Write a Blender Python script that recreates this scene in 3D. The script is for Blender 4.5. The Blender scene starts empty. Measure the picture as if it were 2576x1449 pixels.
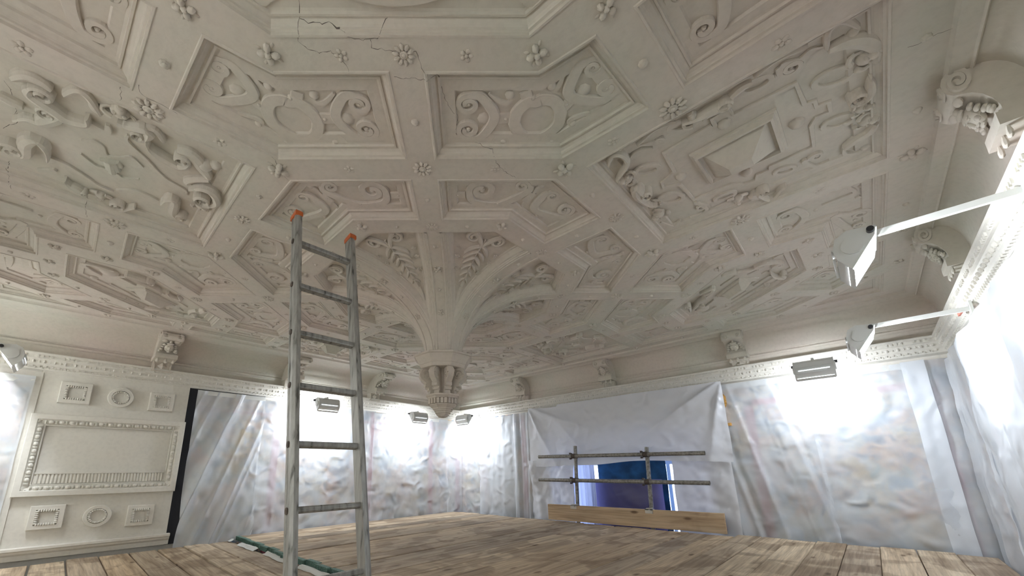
import bpy, bmesh, math, random
from mathutils import Vector, Matrix, noise, geometry
from mathutils.geometry import tessellate_polygon, delaunay_2d_cdt

random.seed(7)
PI = math.pi
SC = bpy.context.scene
COL = SC.collection
H0 = 4.2                      # height of the ceiling's rib face above the room floor

# ------------------------------------------------------------------ camera, world, exposure
cam_d = bpy.data.cameras.new('camera')
cam = bpy.data.objects.new('camera', cam_d)
COL.objects.link(cam)
RT = Vector((0.7151, 0.6988, -0.0155)); DN = Vector((-0.1799, 0.1651, -0.9697)); FW = Vector((-0.6755, 0.6960, 0.2438))
m = Matrix((( RT.x, -DN.x, -FW.x), (RT.y, -DN.y, -FW.y), (RT.z, -DN.z, -FW.z))).to_4x4()
m.translation = Vector((2.3438, -2.0294, H0 - 1.4113))
cam.matrix_world = m
cam_d.sensor_width = 36.0
cam_d.lens = 36.0 * 996.28 / 2576
cam_d.shift_x = (1288 - 1199.88) / 2576
cam_d.shift_y = (929.99 - 724.5) / 2576
cam_d.clip_start = 0.02
SC.camera = cam
w = bpy.data.worlds.new('world'); SC.world = w; w.use_nodes = True
bg = w.node_tree.nodes['Background']; bg.inputs[0].default_value = (0.55, 0.66, 0.9, 1); bg.inputs[1].default_value = 1.0
SC.view_settings.view_transform = 'Standard'
SC.view_settings.look = 'None'
SC.view_settings.exposure = -0.30
SC.view_settings.gamma = 1.0
SC.view_settings.use_curve_mapping = False
LAMP = 310.0                   # strength of the floodlights' lit faces

# ------------------------------------------------------------------ helpers
OFF = {}                      # world offset of every built object (no parent is rotated)

class MB:
    def __init__(s): s.v = []; s.f = []
    def add(s, vs, fs):
        o = len(s.v); s.v.extend(tuple(p) for p in vs); s.f.extend(tuple(i + o for i in f) for f in fs)
    def box(s, c, d, M=None):
        hx, hy, hz = d[0] / 2, d[1] / 2, d[2] / 2
        vs = [Vector((x * hx, y * hy, z * hz)) for x in (-1, 1) for y in (-1, 1) for z in (-1, 1)]
        if M is not None: vs = [M @ p for p in vs]
        vs = [p + Vector(c) for p in vs]
        s.add(vs, [(0, 1, 3, 2), (4, 6, 7, 5), (0, 4, 5, 1), (2, 3, 7, 6), (0, 2, 6, 4), (1, 5, 7, 3)])
    def bar(s, p, q, wd, ht, up=(0, 0, 1)):
        p, q = Vector(p), Vector(q); t = (q - p).normalized(); sd = t.cross(Vector(up)).normalized(); u = sd.cross(t)
        vs = [e + sd * a * wd / 2 + u * b * ht / 2 for e in (p, q) for a, b in ((-1, -1), (1, -1), (1, 1), (-1, 1))]
        s.add(vs, [(0, 3, 2, 1), (4, 5, 6, 7)] + [(i, (i + 1) % 4, (i + 1) % 4 + 4, i + 4) for i in range(4)])
    def tube(s, pts, r, n=10, cap=True):
        pts = [Vector(p) for p in pts]; rs = r if isinstance(r, (list, tuple)) else [r] * len(pts)
        rings = []; prev = None
        for i, p in enumerate(pts):
            t = (pts[min(i + 1, len(pts) - 1)] - pts[max(i - 1, 0)]).normalized()
            if prev is None:
                a = Vector((0, 0, 1)) if abs(t.z) < .9 else Vector((1, 0, 0)); u = t.cross(a).normalized()
            else: u = (prev - t * prev.dot(t)).normalized()
            prev = u; w2 = t.cross(u)
            rings.append([p + (u * math.cos(2 * PI * k / n) + w2 * math.sin(2 * PI * k / n)) * rs[i] for k in range(n)])
        s.loft(rings, cap)
    def loft(s, rings, cap=True, closed=True):
        n = len(rings[0]); vs = [p for r in rings for p in r]; fs = []
        for i in range(len(rings) - 1):
            for k in range(n if closed else n - 1):
                k2 = (k + 1) % n
                fs.append((i * n + k, i * n + k2, (i + 1) * n + k2, (i + 1) * n + k))
        if cap: fs.append(tuple(range(n))[::-1]); fs.append(tuple(range((len(rings) - 1) * n, len(rings) * n)))
        s.add(vs, fs)
    def ball(s, c, r, nu=8, nv=6, M=None):
        r = Vector(r) if not isinstance(r, (int, float)) else Vector((r, r, r)); c = Vector(c)
        rings = []
        for i in range(1, nv):
            th = PI * i / nv
            rings.append([Vector((math.sin(th) * math.cos(2 * PI * k / nu) * r.x, math.sin(th) * math.sin(2 * PI * k / nu) * r.y, math.cos(th) * r.z)) for k in range(nu)])
        vs = [p for q in rings for p in q] + [Vector((0, 0, r.z)), Vector((0, 0, -r.z))]
        if M is not None: vs = [M @ p for p in vs]
        vs = [p + c for p in vs]
        fs = [(i * nu + k, (i + 1) * nu + k, (i + 1) * nu + (k + 1) % nu, i * nu + (k + 1) % nu) for i in range(nv - 2) for k in range(nu)]
        top, bot = len(vs) - 2, len(vs) - 1; L = (nv - 2) * nu
        fs += [(top, k, (k + 1) % nu) for k in range(nu)] + [(bot, L + (k + 1) % nu, L + k) for k in range(nu)]
        s.add(vs, fs)
    def prism(s, poly, f0, f1):
        # closed polygon extruded between two maps of a 2D point to 3D
        n = len(poly); vs = [f0(p) for p in poly] + [f1(p) for p in poly]
        fs = [(i, (i + 1) % n, (i + 1) % n + n, i + n) for i in range(n)]
        for t in tessellate_polygon([[Vector((p[0], p[1], 0)) for p in poly]]):
            fs.append(tuple(t)); fs.append(tuple(i + n for i in reversed(t)))
        s.add(vs, fs)
    def build(s, name, mat, parent=None, smooth=35, loc=None, link=True):
        off = Vector(loc) if loc is not None else (OFF[parent.name] if parent is not None else Vector((0, 0, 0)))
        me = bpy.data.meshes.new(name)
        me.from_pydata([(p[0] - off.x, p[1] - off.y, p[2] - off.z) for p in s.v], [], s.f)
        bm = bmesh.new(); bm.from_mesh(me); bmesh.ops.recalc_face_normals(bm, faces=bm.faces); bm.to_mesh(me); bm.free()
        if smooth:
            me.polygons.foreach_set('use_smooth', [True] * len(me.polygons))
            me.set_sharp_from_angle(angle=math.radians(smooth))
        me.materials.append(mat); me.update()
        o = bpy.data.objects.new(name, me); COL.objects.link(o)
        if parent is not None: o.parent = parent
        if loc is not None:
            o.location = off - (OFF[parent.name] if parent is not None else Vector((0, 0, 0)))
        OFF[o.name] = off
        return o

def tag(o, label, cat, group=None, kind=None):
    o['label'] = label; o['category'] = cat
    if group: o['group'] = group
    if kind: o['kind'] = kind
    return o
def thing(name, loc, label, cat, group=None):
    o = bpy.data.objects.new(name, None); COL.objects.link(o); o.location = loc; o.empty_display_size = .05
    OFF[o.name] = Vector(loc)
    return tag(o, label, cat, group)
def struct(o, label, cat):
    return tag(o, label, cat, None, 'structure')
def copy_tree(o, parent=None, root=True):
    c = o.copy(); COL.objects.link(c)
    if parent is not None: c.parent = parent
    for ch in o.children: copy_tree(ch, c, False)
    return c

# ------------------------------------------------------------------ materials
def mat(name):
    M = bpy.data.materials.new(name); M.use_nodes = True; nt = M.node_tree
    return M, nt, nt.nodes['Principled BSDF']
def nd(nt, typ, **kw):
    n = nt.nodes.new(typ)
    for k, v in kw.items(): setattr(n, k, v)
    return n
def ramp(nt, stops):
    r = nd(nt, 'ShaderNodeValToRGB'); e = r.color_ramp.elements
    while len(e) < len(stops): e.new(.5)
    for x, (p, c) in zip(e, stops): x.position = p; x.color = (c[0], c[1], c[2], 1)
    return r
def plaster(name, c1, c2, c3, bump=.15, scale=1.3, rough=.85):
    M, nt, b = mat(name); L = nt.links.new
    g = nd(nt, 'ShaderNodeNewGeometry')
    n1 = nd(nt, 'ShaderNodeTexNoise'); n1.inputs['Scale'].default_value = scale; n1.inputs['Detail'].default_value = 5; n1.inputs['Roughness'].default_value = .6
    n2 = nd(nt, 'ShaderNodeTexNoise'); n2.inputs['Scale'].default_value = 38; n2.inputs['Detail'].default_value = 6
    L(g.outputs['Position'], n1.inputs['Vector']); L(g.outputs['Position'], n2.inputs['Vector'])
    r = ramp(nt, [(.33, c1), (.5, c2), (.68, c3)]); L(n1.outputs['Fac'], r.inputs[0])
    mx = nd(nt, 'ShaderNodeMixRGB', blend_type='MULTIPLY'); mx.inputs[0].default_value = .22
    r2 = ramp(nt, [(.3, (.72, .72, .72)), (.55, (1, 1, 1))]); L(n2.outputs['Fac'], r2.inputs[0])
    L(r.outputs[0], mx.inputs[1]); L(r2.outputs[0], mx.inputs[2]); L(mx.outputs[0], b.inputs['Base Color'])
    bp = nd(nt, 'ShaderNodeBump'); bp.inputs['Strength'].default_value = bump; bp.inputs['Distance'].default_value = .01
    L(n2.outputs['Fac'], bp.inputs['Height']); L(bp.outputs[0], b.inputs['Normal'])
    b.inputs['Roughness'].default_value = rough
    return M
def plain(name, c, rough=.6, metal=0.0, bump=0, bscale=60, var=0.0):
    M, nt, b = mat(name); L = nt.links.new
    b.inputs['Base Color'].default_value = (*c, 1); b.inputs['Roughness'].default_value = rough; b.inputs['Metallic'].default_value = metal
    if bump or var:
        t = nd(nt, 'ShaderNodeTexCoord'); n = nd(nt, 'ShaderNodeTexNoise'); n.inputs['Scale'].default_value = bscale; n.inputs['Detail'].default_value = 4
        L(t.outputs['Object'], n.inputs['Vector'])
        if bump:
            bp = nd(nt, 'ShaderNodeBump'); bp.inputs['Strength'].default_value = bump; bp.inputs['Distance'].default_value = .01
            L(n.outputs['Fac'], bp.inputs['Height']); L(bp.outputs[0], b.inputs['Normal'])
        if var:
            r = ramp(nt, [(.35, [x * (1 - var) for x in c]), (.65, [min(1, x * (1 + var)) for x in c])]); L(n.outputs['Fac'], r.inputs[0]); L(r.outputs[0], b.inputs['Base Color'])
    return M

M_CEIL = plaster('ceiling_plaster', (.615, .61, .52), (.66, .61, .53), (.69, .60, .535))
M_WALLP = plaster('wall_plaster', (.73, .71, .63), (.76, .73, .66), (.75, .71, .65), scale=.9)
M_PAINT = plaster('cream_paint', (.75, .73, .66), (.77, .75, .68), (.77, .74, .67), bump=.06, scale=2.0, rough=.6)
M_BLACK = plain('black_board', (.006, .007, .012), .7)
M_CRACK = plain('crack_dark', (.10, .085, .07), .95)  # plain dark colour of the crack lines
M_GREY = plain('lamp_grey_enamel', (.70, .71, .68), .45)
M_DARKK = plain('black_knob', (.02, .02, .022), .4)
M_TUBE = plain('galvanised_tube', (.27, .26, .235), .5, .55, .3, 40, .3)
M_CLAMP = plain('rusty_coupler', (.10, .08, .065), .6, .5, .5, 120, .4)
M_CLIP = plain('bright_clip', (.62, .60, .55), .4, .6)
M_CAP = plain('orange_plastic', (.52, .12, .03), .45)
M_GOLD = plain('gilded_wood', (.62, .34, .09), .5, 0, .3, 50, .3)
M_RED = plain('red_cloth', (.50, .17, .12), .8)
M_BAND = plain('green_board_band', (.10, .19, .155), .6, .2, .6, 160, .5)
M_FLOOR = plain('floor_boards', (.22, .15, .10), .6)

def lit(name, c, s):
    M, nt, b = mat(name); b.inputs['Base Color'].default_value = (*c, 1); b.inputs['Emission Color'].default_value = (*c, 1); b.inputs['Emission Strength'].default_value = s
    return M
def lamp_face(s): return lit('lamp_face_lit', (.93, .985, 1.065), LAMP * s)
M_DAY = lit('daylight_gap', (.60, .72, 1.0), 6.0)

def wood(name, toe=False):
    M, nt, b = mat(name); L = nt.links.new
    t = nd(nt, 'ShaderNodeTexCoord'); oi = nd(nt, 'ShaderNodeObjectInfo')
    sc = nd(nt, 'ShaderNodeVectorMath', operation='MULTIPLY'); sc.inputs[1].default_value = (9, .55, 9)
    off = nd(nt, 'ShaderNodeVectorMath', operation='SCALE'); off.inputs[0].default_value = (37, 91, 13); L(oi.outputs['Random'], off.inputs['Scale'])
    ad = nd(nt, 'ShaderNodeVectorMath', operation='ADD'); L(t.outputs['Object'], sc.inputs[0]); L(sc.outputs[0], ad.inputs[0]); L(off.outputs[0], ad.inputs[1])
    n1 = nd(nt, 'ShaderNodeTexNoise'); n1.inputs['Scale'].default_value = 1.6; n1.inputs['Detail'].default_value = 8; n1.inputs['Distortion'].default_value = 1.2; L(ad.outputs[0], n1.inputs['Vector'])
    # fine grain
    sc2 = nd(nt, 'ShaderNodeVectorMath', operation='MULTIPLY'); sc2.inputs[1].default_value = (60, 2.2, 60); L(t.outputs['Object'], sc2.inputs[0])
    ad2 = nd(nt, 'ShaderNodeVectorMath', operation='ADD'); L(sc2.outputs[0], ad2.inputs[0]); L(off.outputs[0], ad2.inputs[1])
    n2 = nd(nt, 'ShaderNodeTexNoise'); n2.inputs['Scale'].default_value = 1.5; n2.inputs['Detail'].default_value = 5; L(ad2.outputs[0], n2.inputs['Vector'])
    # stains: big soft blotches, fairly sharp edged water marks
    ad3 = nd(nt, 'ShaderNodeVectorMath', operation='ADD'); L(t.outputs['Object'], ad3.inputs[0]); L(off.outputs[0], ad3.inputs[1])
    n3 = nd(nt, 'ShaderNodeTexNoise'); n3.inputs['Scale'].default_value = 2.6; n3.inputs['Detail'].default_value = 4; n3.inputs['Distortion'].default_value = .6; L(ad3.outputs[0], n3.inputs['Vector'])
    if toe: base = ramp(nt, [(.3, (.42, .30, .19)), (.5, (.56, .42, .28)), (.75, (.64, .50, .35))])
    else: base = ramp(nt, [(.28, (.34, .27, .20)), (.48, (.55, .46, .36)), (.72, (.72, .63, .51))])
    L(n1.outputs['Fac'], base.inputs[0])
    gr = ramp(nt, [(.3, (.62, .6, .58)), (.6, (1.05, 1.04, 1.0))]); L(n2.outputs['Fac'], gr.inputs[0])
    m1 = nd(nt, 'ShaderNodeMixRGB', blend_type='MULTIPLY'); m1.inputs[0].default_value = .75; L(base.outputs[0], m1.inputs[1]); L(gr.outputs[0], m1.inputs[2])
    st = ramp(nt, [(.50, (1, 1, 1)), (.56, (.62, .58, .55)), (.75, (.50, .45, .42))]); L(n3.outputs['Fac'], st.inputs[0])
    m2 = nd(nt, 'ShaderNodeMixRGB', blend_type='MULTIPLY'); m2.inputs[0].default_value = .3 if toe else .8; L(m1.outputs[0], m2.inputs[1]); L(st.outputs[0], m2.inputs[2])
    # each board weathered differently
    tone = ramp(nt, [(0, (.55, .53, .51)), (.22, (1.0, .92, .80)), (.45, (.76, .72, .68)), (.7, (1.2, 1.16, 1.06)), (.85, (.66, .63, .60)), (1, (1.08, 1.02, .92))]); L(oi.outputs['Random'], tone.inputs[0])
    m3 = nd(nt, 'ShaderNodeMixRGB', blend_type='MULTIPLY'); m3.inputs[0].default_value = .3 if toe else 1.0; L(m2.outputs[0], m3.inputs[1]); L(tone.outputs[0], m3.inputs[2])
    # knots
    vs = nd(nt, 'ShaderNodeVectorMath', operation='MULTIPLY'); vs.inputs[1].default_value = (7, 2.6, 7); L(ad3.outputs[0], vs.inputs[0])
    vo = nd(nt, 'ShaderNodeTexVoronoi'); vo.inputs['Scale'].default_value = 1.0; L(vs.outputs[0], vo.inputs['Vector'])
    kr = ramp(nt, [(.07, (.22, .15, .10)), (.15, (1, 1, 1))]); L(vo.outputs['Distance'], kr.inputs[0])
    m4 = nd(nt, 'ShaderNodeMixRGB', blend_type='MULTIPLY'); m4.inputs[0].default_value = .8; L(m3.outputs[0], m4.inputs[1]); L(kr.outputs[0], m4.inputs[2])
    L(m4.outputs[0], b.inputs['Base Color']); b.inputs['Roughness'].default_value = .75
    bp = nd(nt, 'ShaderNodeBump'); bp.inputs['Strength'].default_value = .35; bp.inputs['Distance'].default_value = .006; L(n2.outputs['Fac'], bp.inputs['Height']); L(bp.outputs[0], b.inputs['Normal'])
    return M
M_WOOD = wood('weathered_scaffold_board'); M_TOE = wood('newer_toe_board', True)

def metal_ladder():
    M, nt, b = mat('worn_aluminium'); L = nt.links.new
    t = nd(nt, 'ShaderNodeTexCoord'); s = nd(nt, 'ShaderNodeVectorMath', operation='MULTIPLY'); s.inputs[1].default_value = (40, 40, 5); L(t.outputs['Object'], s.inputs[0])
    n = nd(nt, 'ShaderNodeTexNoise'); n.inputs['Scale'].default_value = 1.5; n.inputs['Detail'].default_value = 6; L(s.outputs[0], n.inputs['Vector'])
    r = ramp(nt, [(.30, (.10, .10, .09)), (.42, (.30, .30, .28)), (.7, (.42, .42, .40))]); L(n.outputs['Fac'], r.inputs[0]); L(r.outputs[0], b.inputs['Base Color'])
    b.inputs['Metallic'].default_value = .45; b.inputs['Roughness'].default_value = .48
    return M
M_ALU = metal_ladder()

def sheet_mat(name, alpha_lo, alpha_hi, col=(.865, .91, .96), wr=.5, trans=.45):
    M, nt, b = mat(name); L = nt.links.new; nt.nodes.remove(b); out = nt.nodes['Material Output']
    g = nd(nt, 'ShaderNodeNewGeometry')
    n = nd(nt, 'ShaderNodeTexNoise'); n.inputs['Scale'].default_value = 2.2; n.inputs['Detail'].default_value = 5; n.inputs['Distortion'].default_value = .5; L(g.outputs['Position'], n.inputs['Vector'])
    n2 = nd(nt, 'ShaderNodeTexNoise'); n2.noise_type = 'RIDGED_MULTIFRACTAL'; n2.normalize = True; n2.inputs['Scale'].default_value = 5.5; n2.inputs['Detail'].default_value = 5; n2.inputs['Distortion'].default_value = .5; L(g.outputs['Position'], n2.inputs['Vector'])
    bp = nd(nt, 'ShaderNodeBump'); bp.inputs['Strength'].default_value = min(1, wr * 1.8); bp.inputs['Distance'].default_value = .05; L(n2.outputs['Fac'], bp.inputs['Height'])
    d = nd(nt, 'ShaderNodeBsdfDiffuse'); d.inputs[0].default_value = (*col, 1); L(bp.outputs[0], d.inputs['Normal'])
    tr = nd(nt, 'ShaderNodeBsdfTranslucent'); tr.inputs[0].default_value = (*col, 1); L(bp.outputs[0], tr.inputs['Normal'])
    gl = nd(nt, 'ShaderNodeBsdfGlossy'); gl.inputs['Roughness'].default_value = .35; gl.inputs[0].default_value = (1, 1, 1, 1); L(bp.outputs[0], gl.inputs['Normal'])
    a = nd(nt, 'ShaderNodeMixShader'); a.inputs[0].default_value = trans; L(d.outputs[0], a.inputs[1]); L(tr.outputs[0], a.inputs[2])
    a2 = nd(nt, 'ShaderNodeMixShader'); a2.inputs[0].default_value = .05; L(a.outputs[0], a2.inputs[1]); L(gl.outputs[0], a2.inputs[2])
    fin = a2
    if alpha_hi < 1:
        tp = nd(nt, 'ShaderNodeBsdfTransparent')
        mr = nd(nt, 'ShaderNodeMapRange'); mr.inputs['From Min'].default_value = .3; mr.inputs['From Max'].default_value = .7; mr.inputs['To Min'].default_value = alpha_lo; mr.inputs['To Max'].default_value = alpha_hi
        L(n.outputs['Fac'], mr.inputs['Value'])
        fin = nd(nt, 'ShaderNodeMixShader'); L(mr.outputs[0], fin.inputs[0]); L(tp.outputs[0], fin.inputs[1]); L(a2.outputs[0], fin.inputs[2])
    L(fin.outputs[0], out.inputs[0])
    return M
M_VEIL = sheet_mat('translucent_dust_sheet', .50, .74, wr=.4, trans=.25)
M_VEIL2 = sheet_mat('doubled_dust_sheet', .84, .95, wr=.3, trans=.25)
M_WHITE = sheet_mat('white_cover_sheet', 1, 1, (.86, .885, .94), .25, .2)
M_HEM = sheet_mat('doubled_sheet_hem', 1, 1, (.82, .83, .80), .15, .2)

def tapestry_mat():
    M, nt, b = mat('tapestry_weave'); L = nt.links.new
    g = nd(nt, 'ShaderNodeNewGeometry')
    n = nd(nt, 'ShaderNodeTexNoise'); n.inputs['Scale'].default_value = 6.5; n.inputs['Detail'].default_value = 9; n.inputs['Roughness'].default_value = .68; n.inputs['Distortion'].default_value = 1.6; L(g.outputs['Position'], n.inputs['Vector'])
    v = nd(nt, 'ShaderNodeTexVoronoi'); v.inputs['Scale'].default_value = 8; v.inputs['Randomness'].default_value = 1
    mxv = nd(nt, 'ShaderNodeMixRGB'); mxv.inputs[0].default_value = .25; L(g.outputs['Position'], mxv.inputs[1]); L(n.outputs['Color'], mxv.inputs[2]); L(mxv.outputs[0], v.inputs['Vector'])
    r = ramp(nt, [(.34, (.05, .08, .16)), (.43, (.16, .26, .34)), (.49, (.42, .42, .40)), (.54, (.72, .60, .40)), (.61, (.20, .34, .38)), (.70, (.78, .68, .50))]); L(n.outputs['Fac'], r.inputs[0])
    r2 = ramp(nt, [(.05, (.55, .45, .30)), (.35, (.55, .18, .14)), (.6, (.5, .5, .5)), (.9, (.3, .42, .5))]); L(v.outputs['Color'], r2.inputs[0])
    m = nd(nt, 'ShaderNodeMixRGB', blend_type='OVERLAY'); m.inputs[0].default_value = .5; L(r.outputs[0], m.inputs[1]); L(r2.outputs[0], m.inputs[2])
    L(m.outputs[0], b.inputs['Base Color']); b.inputs['Roughness'].default_value = .95
    return M
M_TAP = tapestry_mat()
M_TAPRED = plain('tapestry_red_border', (.36, .10, .12), .95, 0, .3, 90, .45)
M_TAPFIG = plain('tapestry_ochre_figures', (.50, .38, .20), .95, 0, .3, 60, .5)
M_BLUE = plain('dark_blue_blind', (.02, .09, .20), .85, 0, .2, 6, .35)
M_LILAC = sheet_mat('pale_lilac_curtain', 1, 1, (.62, .66, .82), .1, .5)
M_NAVY = sheet_mat('violet_curtain', 1, 1, (.13, .115, .26), .1, .4)

# ------------------------------------------------------------------ room shell
XL, XR, YB, YF = -2.97, 2.985, 3.0, -3.0
WL, WR, WB, WF = .52, .185, .29, .30          # depth of the coving on each wall
def zs(x, y):                                  # the old cornice runs slightly out of level towards the chimney breast
    return .055 * (3 - y) / 6 * max(0, min(1, (-x + 1.5) / 4.4))
def slab(name, lo, hi, mat_, label, cat='wall', holes=None):
    b = MB(); lo, hi = Vector(lo), Vector(hi); b.box((lo + hi) / 2, hi - lo)
    return struct(b.build(name, mat_, smooth=0), label, cat)
slab('floor', (XL - .2, YF - .2, -.1), (XR + .2, YB + .8, 0), M_FLOOR, 'dark timber floor of the room far below the scaffold', 'floor')
slab('wall_left', (XL - .18, YF - .2, 0), (XL, YB + .2, H0 + .3), M_WALLP, 'cream plaster wall behind the white overmantel', 'wall')
slab('wall_right', (XR, YF - .2, 0), (XR + .18, YB + .2, H0 + .3), M_WALLP, 'cream plaster wall under the brightest dust sheet', 'wall')
slab('wall_front', (XL, YF - .18, 0), (XR, YF, H0 + .3), M_WALLP, 'cream plaster wall opposite the window', 'wall')
b = MB()
WX0, WX1, WZ0, WZ1 = -.98, 1.02, H0 - 2.6, H0 - 1.0
for lo, hi in (((XL, YB, 0), (WX0, YB + .2, H0 + .3)), ((WX1, YB, 0), (XR, YB + .2, H0 + .3)),
               ((WX0, YB, 0), (WX1, YB + .2, WZ0)), ((WX0, YB, WZ1), (WX1, YB + .2, H0 + .3))):
    lo, hi = Vector(lo), Vector(hi); b.box((lo + hi) / 2, hi - lo)
struct(b.build('wall_back', M_WALLP, smooth=0), 'cream plaster wall pierced by the window', 'wall')
# window recess box behind the wall
b = MB()
for lo, hi in (((WX0 - .06, YB + .2, WZ0 - .06), (WX0, YB + .75, WZ1 + .06)), ((WX1, YB + .2, WZ0 - .06), (WX1 + .06, YB + .75, WZ1 + .06)),
               ((WX0, YB + .2, WZ0 - .06), (WX1, YB + .75, WZ0)), ((WX0, YB + .2, WZ1), (WX1, YB + .75, WZ1 + .06))):
    lo, hi = Vector(lo), Vector(hi); b.box((lo + hi) / 2, hi - lo)
win = struct(b.build('window_1', M_PAINT, smooth=0), 'deep window recess hung with dark blue blinds', 'window')
b = MB(); b.box(((WX0 + WX1) / 2, YB + .74, (WZ0 + WZ1) / 2), (WX1 - WX0, .02, WZ1 - WZ0)); b.build('pane', M_DAY, win, smooth=0)
b = MB()
for x in (WX0 + .03, -.3, .35, WX1 - .03): b.box((x, YB + .715, (WZ0 + WZ1) / 2), (.045, .03, WZ1 - WZ0))
for z in (WZ0 + .03, H0 - 1.36, WZ1 - .03): b.box(((WX0 + WX1) / 2, YB + .71, z), (WX1 - WX0, .03, .045))
b.build('glazing_bar', M_PAINT, win, smooth=0)

def ring_sweep(rows, f):
    # rows: list of samples; f(row) -> four plan corners + z per corner. Returns four walls' vertex rings
    return [f(r) for r in rows]
def sweep_walls(rows, names, mat_, labels, smooth=40, level=True):
    R = []
    for t, d, z in rows:
        xs = (XL + t * WL + d, XR - t * WR - d); ys = (YF + t * WF + d, YB - t * WB - d)
        q = [(xs[0], ys[0]), (xs[1], ys[0]), (xs[1], ys[1]), (xs[0], ys[1])]
        R.append([Vector((x, y, H0 + z + (zs(x, y) if (level and z < -.2) else 0))) for x, y in q])
    out = []
    for k in range(4):                         # 0 front 1 right 2 back 3 left
        b = MB(); n = 24
        for i in range(len(R)):
            p, q = R[i][k], R[i][(k + 1) % 4]
            b.v.extend(tuple(p.lerp(q, j / n)) for j in range(n + 1))
        for i in range(len(R) - 1):
            for j in range(n): a = i * (n + 1) + j; b.f.append((a, a + 1, a + n + 2, a + n + 1))
        out.append(struct(b.build(names[k], mat_, smooth=smooth), labels[k], 'trim'))
    return out
cov = [(0, .004, -.44), (0, .004, -.292), (0, .012, -.29), (0, .022, -.28), (0, .024, -.268), (0, .012, -.262), (0, .012, -.252), (0, .02, -.246), (0, .022, -.236)]
for i in range(11):
    a = PI / 2 * i / 10; cov.append((.66 - .62 * math.cos(a), .012 * (1 - i / 10), -.232 + .205 * math.sin(a)))
cov += [(.68, 0, -.036), (.70, 0, -.038), (.73, 0, -.03), (.96, 0, -.024), (1.0, 0, -.02), (1.02, 0, -.004), (1.06, 0, .004)]
CV = sweep_walls(cov, ['trim_1', 'trim_2', 'trim_3', 'trim_4'], M_CEIL,
    ['plaster coving over the front wall', 'plaster coving above the brightest dust sheet', 'plaster coving above the window wall', 'plaster coving above the overmantel wall'])
cor = [(0, 0, -.365), (0, .098, -.372), (0, .102, -.378), (0, .10, -.392), (0, .086, -.398), (0, .084, -.424), (0, .074, -.428), (0, .070, -.436), (0, .058, -.462), (0, .056, -.474),
       (0, .050, -.480), (0, .046, -.486), (0, .040, -.508), (0, .036, -.518), (0, .0, -.532)]
CN = sweep_walls(cor, ['trim_5', 'trim_6', 'trim_7', 'trim_8'], M_PAINT,
    ['dentilled cornice along the front wall', 'dentilled cornice above the brightest dust sheet', 'dentilled cornice above the window', 'dentilled cornice above the overmantel'], 30)
def dentils(k, parent):
    P = [(XL, YF), (XR, YF), (XR, YB), (XL, YB)]
    a, c = Vector((*P[k], 0)), Vector((*P[(k + 1) % 4], 0)); t = (c - a).normalized(); nrm = Vector((-t.y, t.x, 0)); Ln = (c - a).length
    M = Matrix((t, nrm, Vector((0, 0, 1)))).transposed()
    b1, b2, b3 = MB(), MB(), MB()
    def put(bb, s, d, z, sx, sy, sz):
        p = a + t * s + nrm * d; bb.box((p.x, p.y, H0 + z + zs(p.x, p.y)), (sx, sy, sz), M)
    s = .12
    while s < Ln - .12:
        for j in range(4): put(b1, s + j * .03, .088, -.405, .012, .010, .022)
        s += .165
    s = .11
    while s < Ln - .1:
        p = a + t * s + nrm * .066; b2.ball((p.x, p.y, H0 - .452 + zs(p.x, p.y)), (.012, .009, .014), 6, 5)
        put(b2, s + .030, .064, -.450, .005, .008, .020)
        s += .068
    s = .1
    while s < Ln - .1:
        put(b3, s, .047, -.496, .016, .012, .014); put(b3, s + .021, .043, -.503, .007, .010, .012); s += .042
    for nm, bb in (('dentil_row', b1), ('egg_row', b2), ('leaf_row', b3)):
        bb.build(nm, M_PAINT, parent, smooth=0)['kind'] = 'stuff'
for k in (1, 2, 3): dentils(k, CN[k])

# ------------------------------------------------------------------ strapwork ceiling
def uv(u, v): return ((u + v) / 2 ** .5, (v - u) / 2 ** .5)
LIM = 2.66
SIDE = {'r': 2.66, 'l': 2.36, 'b': 2.585, 'f': 2.62}
def warp(p):
    x, y = p[0], p[1]
    def g(c, lo, hi):
        L = hi if c > 0 else lo; a = abs(c)
        if a > 1.95: a = 1.95 + (a - 1.95) * (L - 1.95) / (LIM - 1.95)
        return math.copysign(a, c)
    x, y = g(x, SIDE['l'], SIDE['r']), g(y, SIDE['f'], SIDE['b'])
    u, v = (x - y) / 2 ** .5, (x + y) / 2 ** .5               # the old ceiling is not quite regular
    if u > 1.47: u = 1.47 + (u - 1.47) * (1 - .08 * min(1, max(0, (1.7 - abs(v)) / .6)))
    return uv(u, v)
def unwarp(p):
    q = tuple(p)
    for _ in range(12):
        r = warp(q); q = (q[0] + p[0] - r[0], q[1] + p[1] - r[1])
    return q
D4 = [((c, -s), (s, c)) for c, s in ((1, 0), (0, 1), (-1, 0), (0, -1))]
D4 += [((a[0][0], -a[0][1]), (a[1][0], -a[1][1])) for a in D4]      # mirrored about b=0 first
def tf(T, p): return (T[0][0] * p[0] + T[0][1] * p[1], T[1][0] * p[0] + T[1][1] * p[1])
def area(P): return sum(P[i][0] * P[(i + 1) % len(P)][1] - P[(i + 1) % len(P)][0] * P[i][1] for i in range(len(P))) / 2
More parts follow.
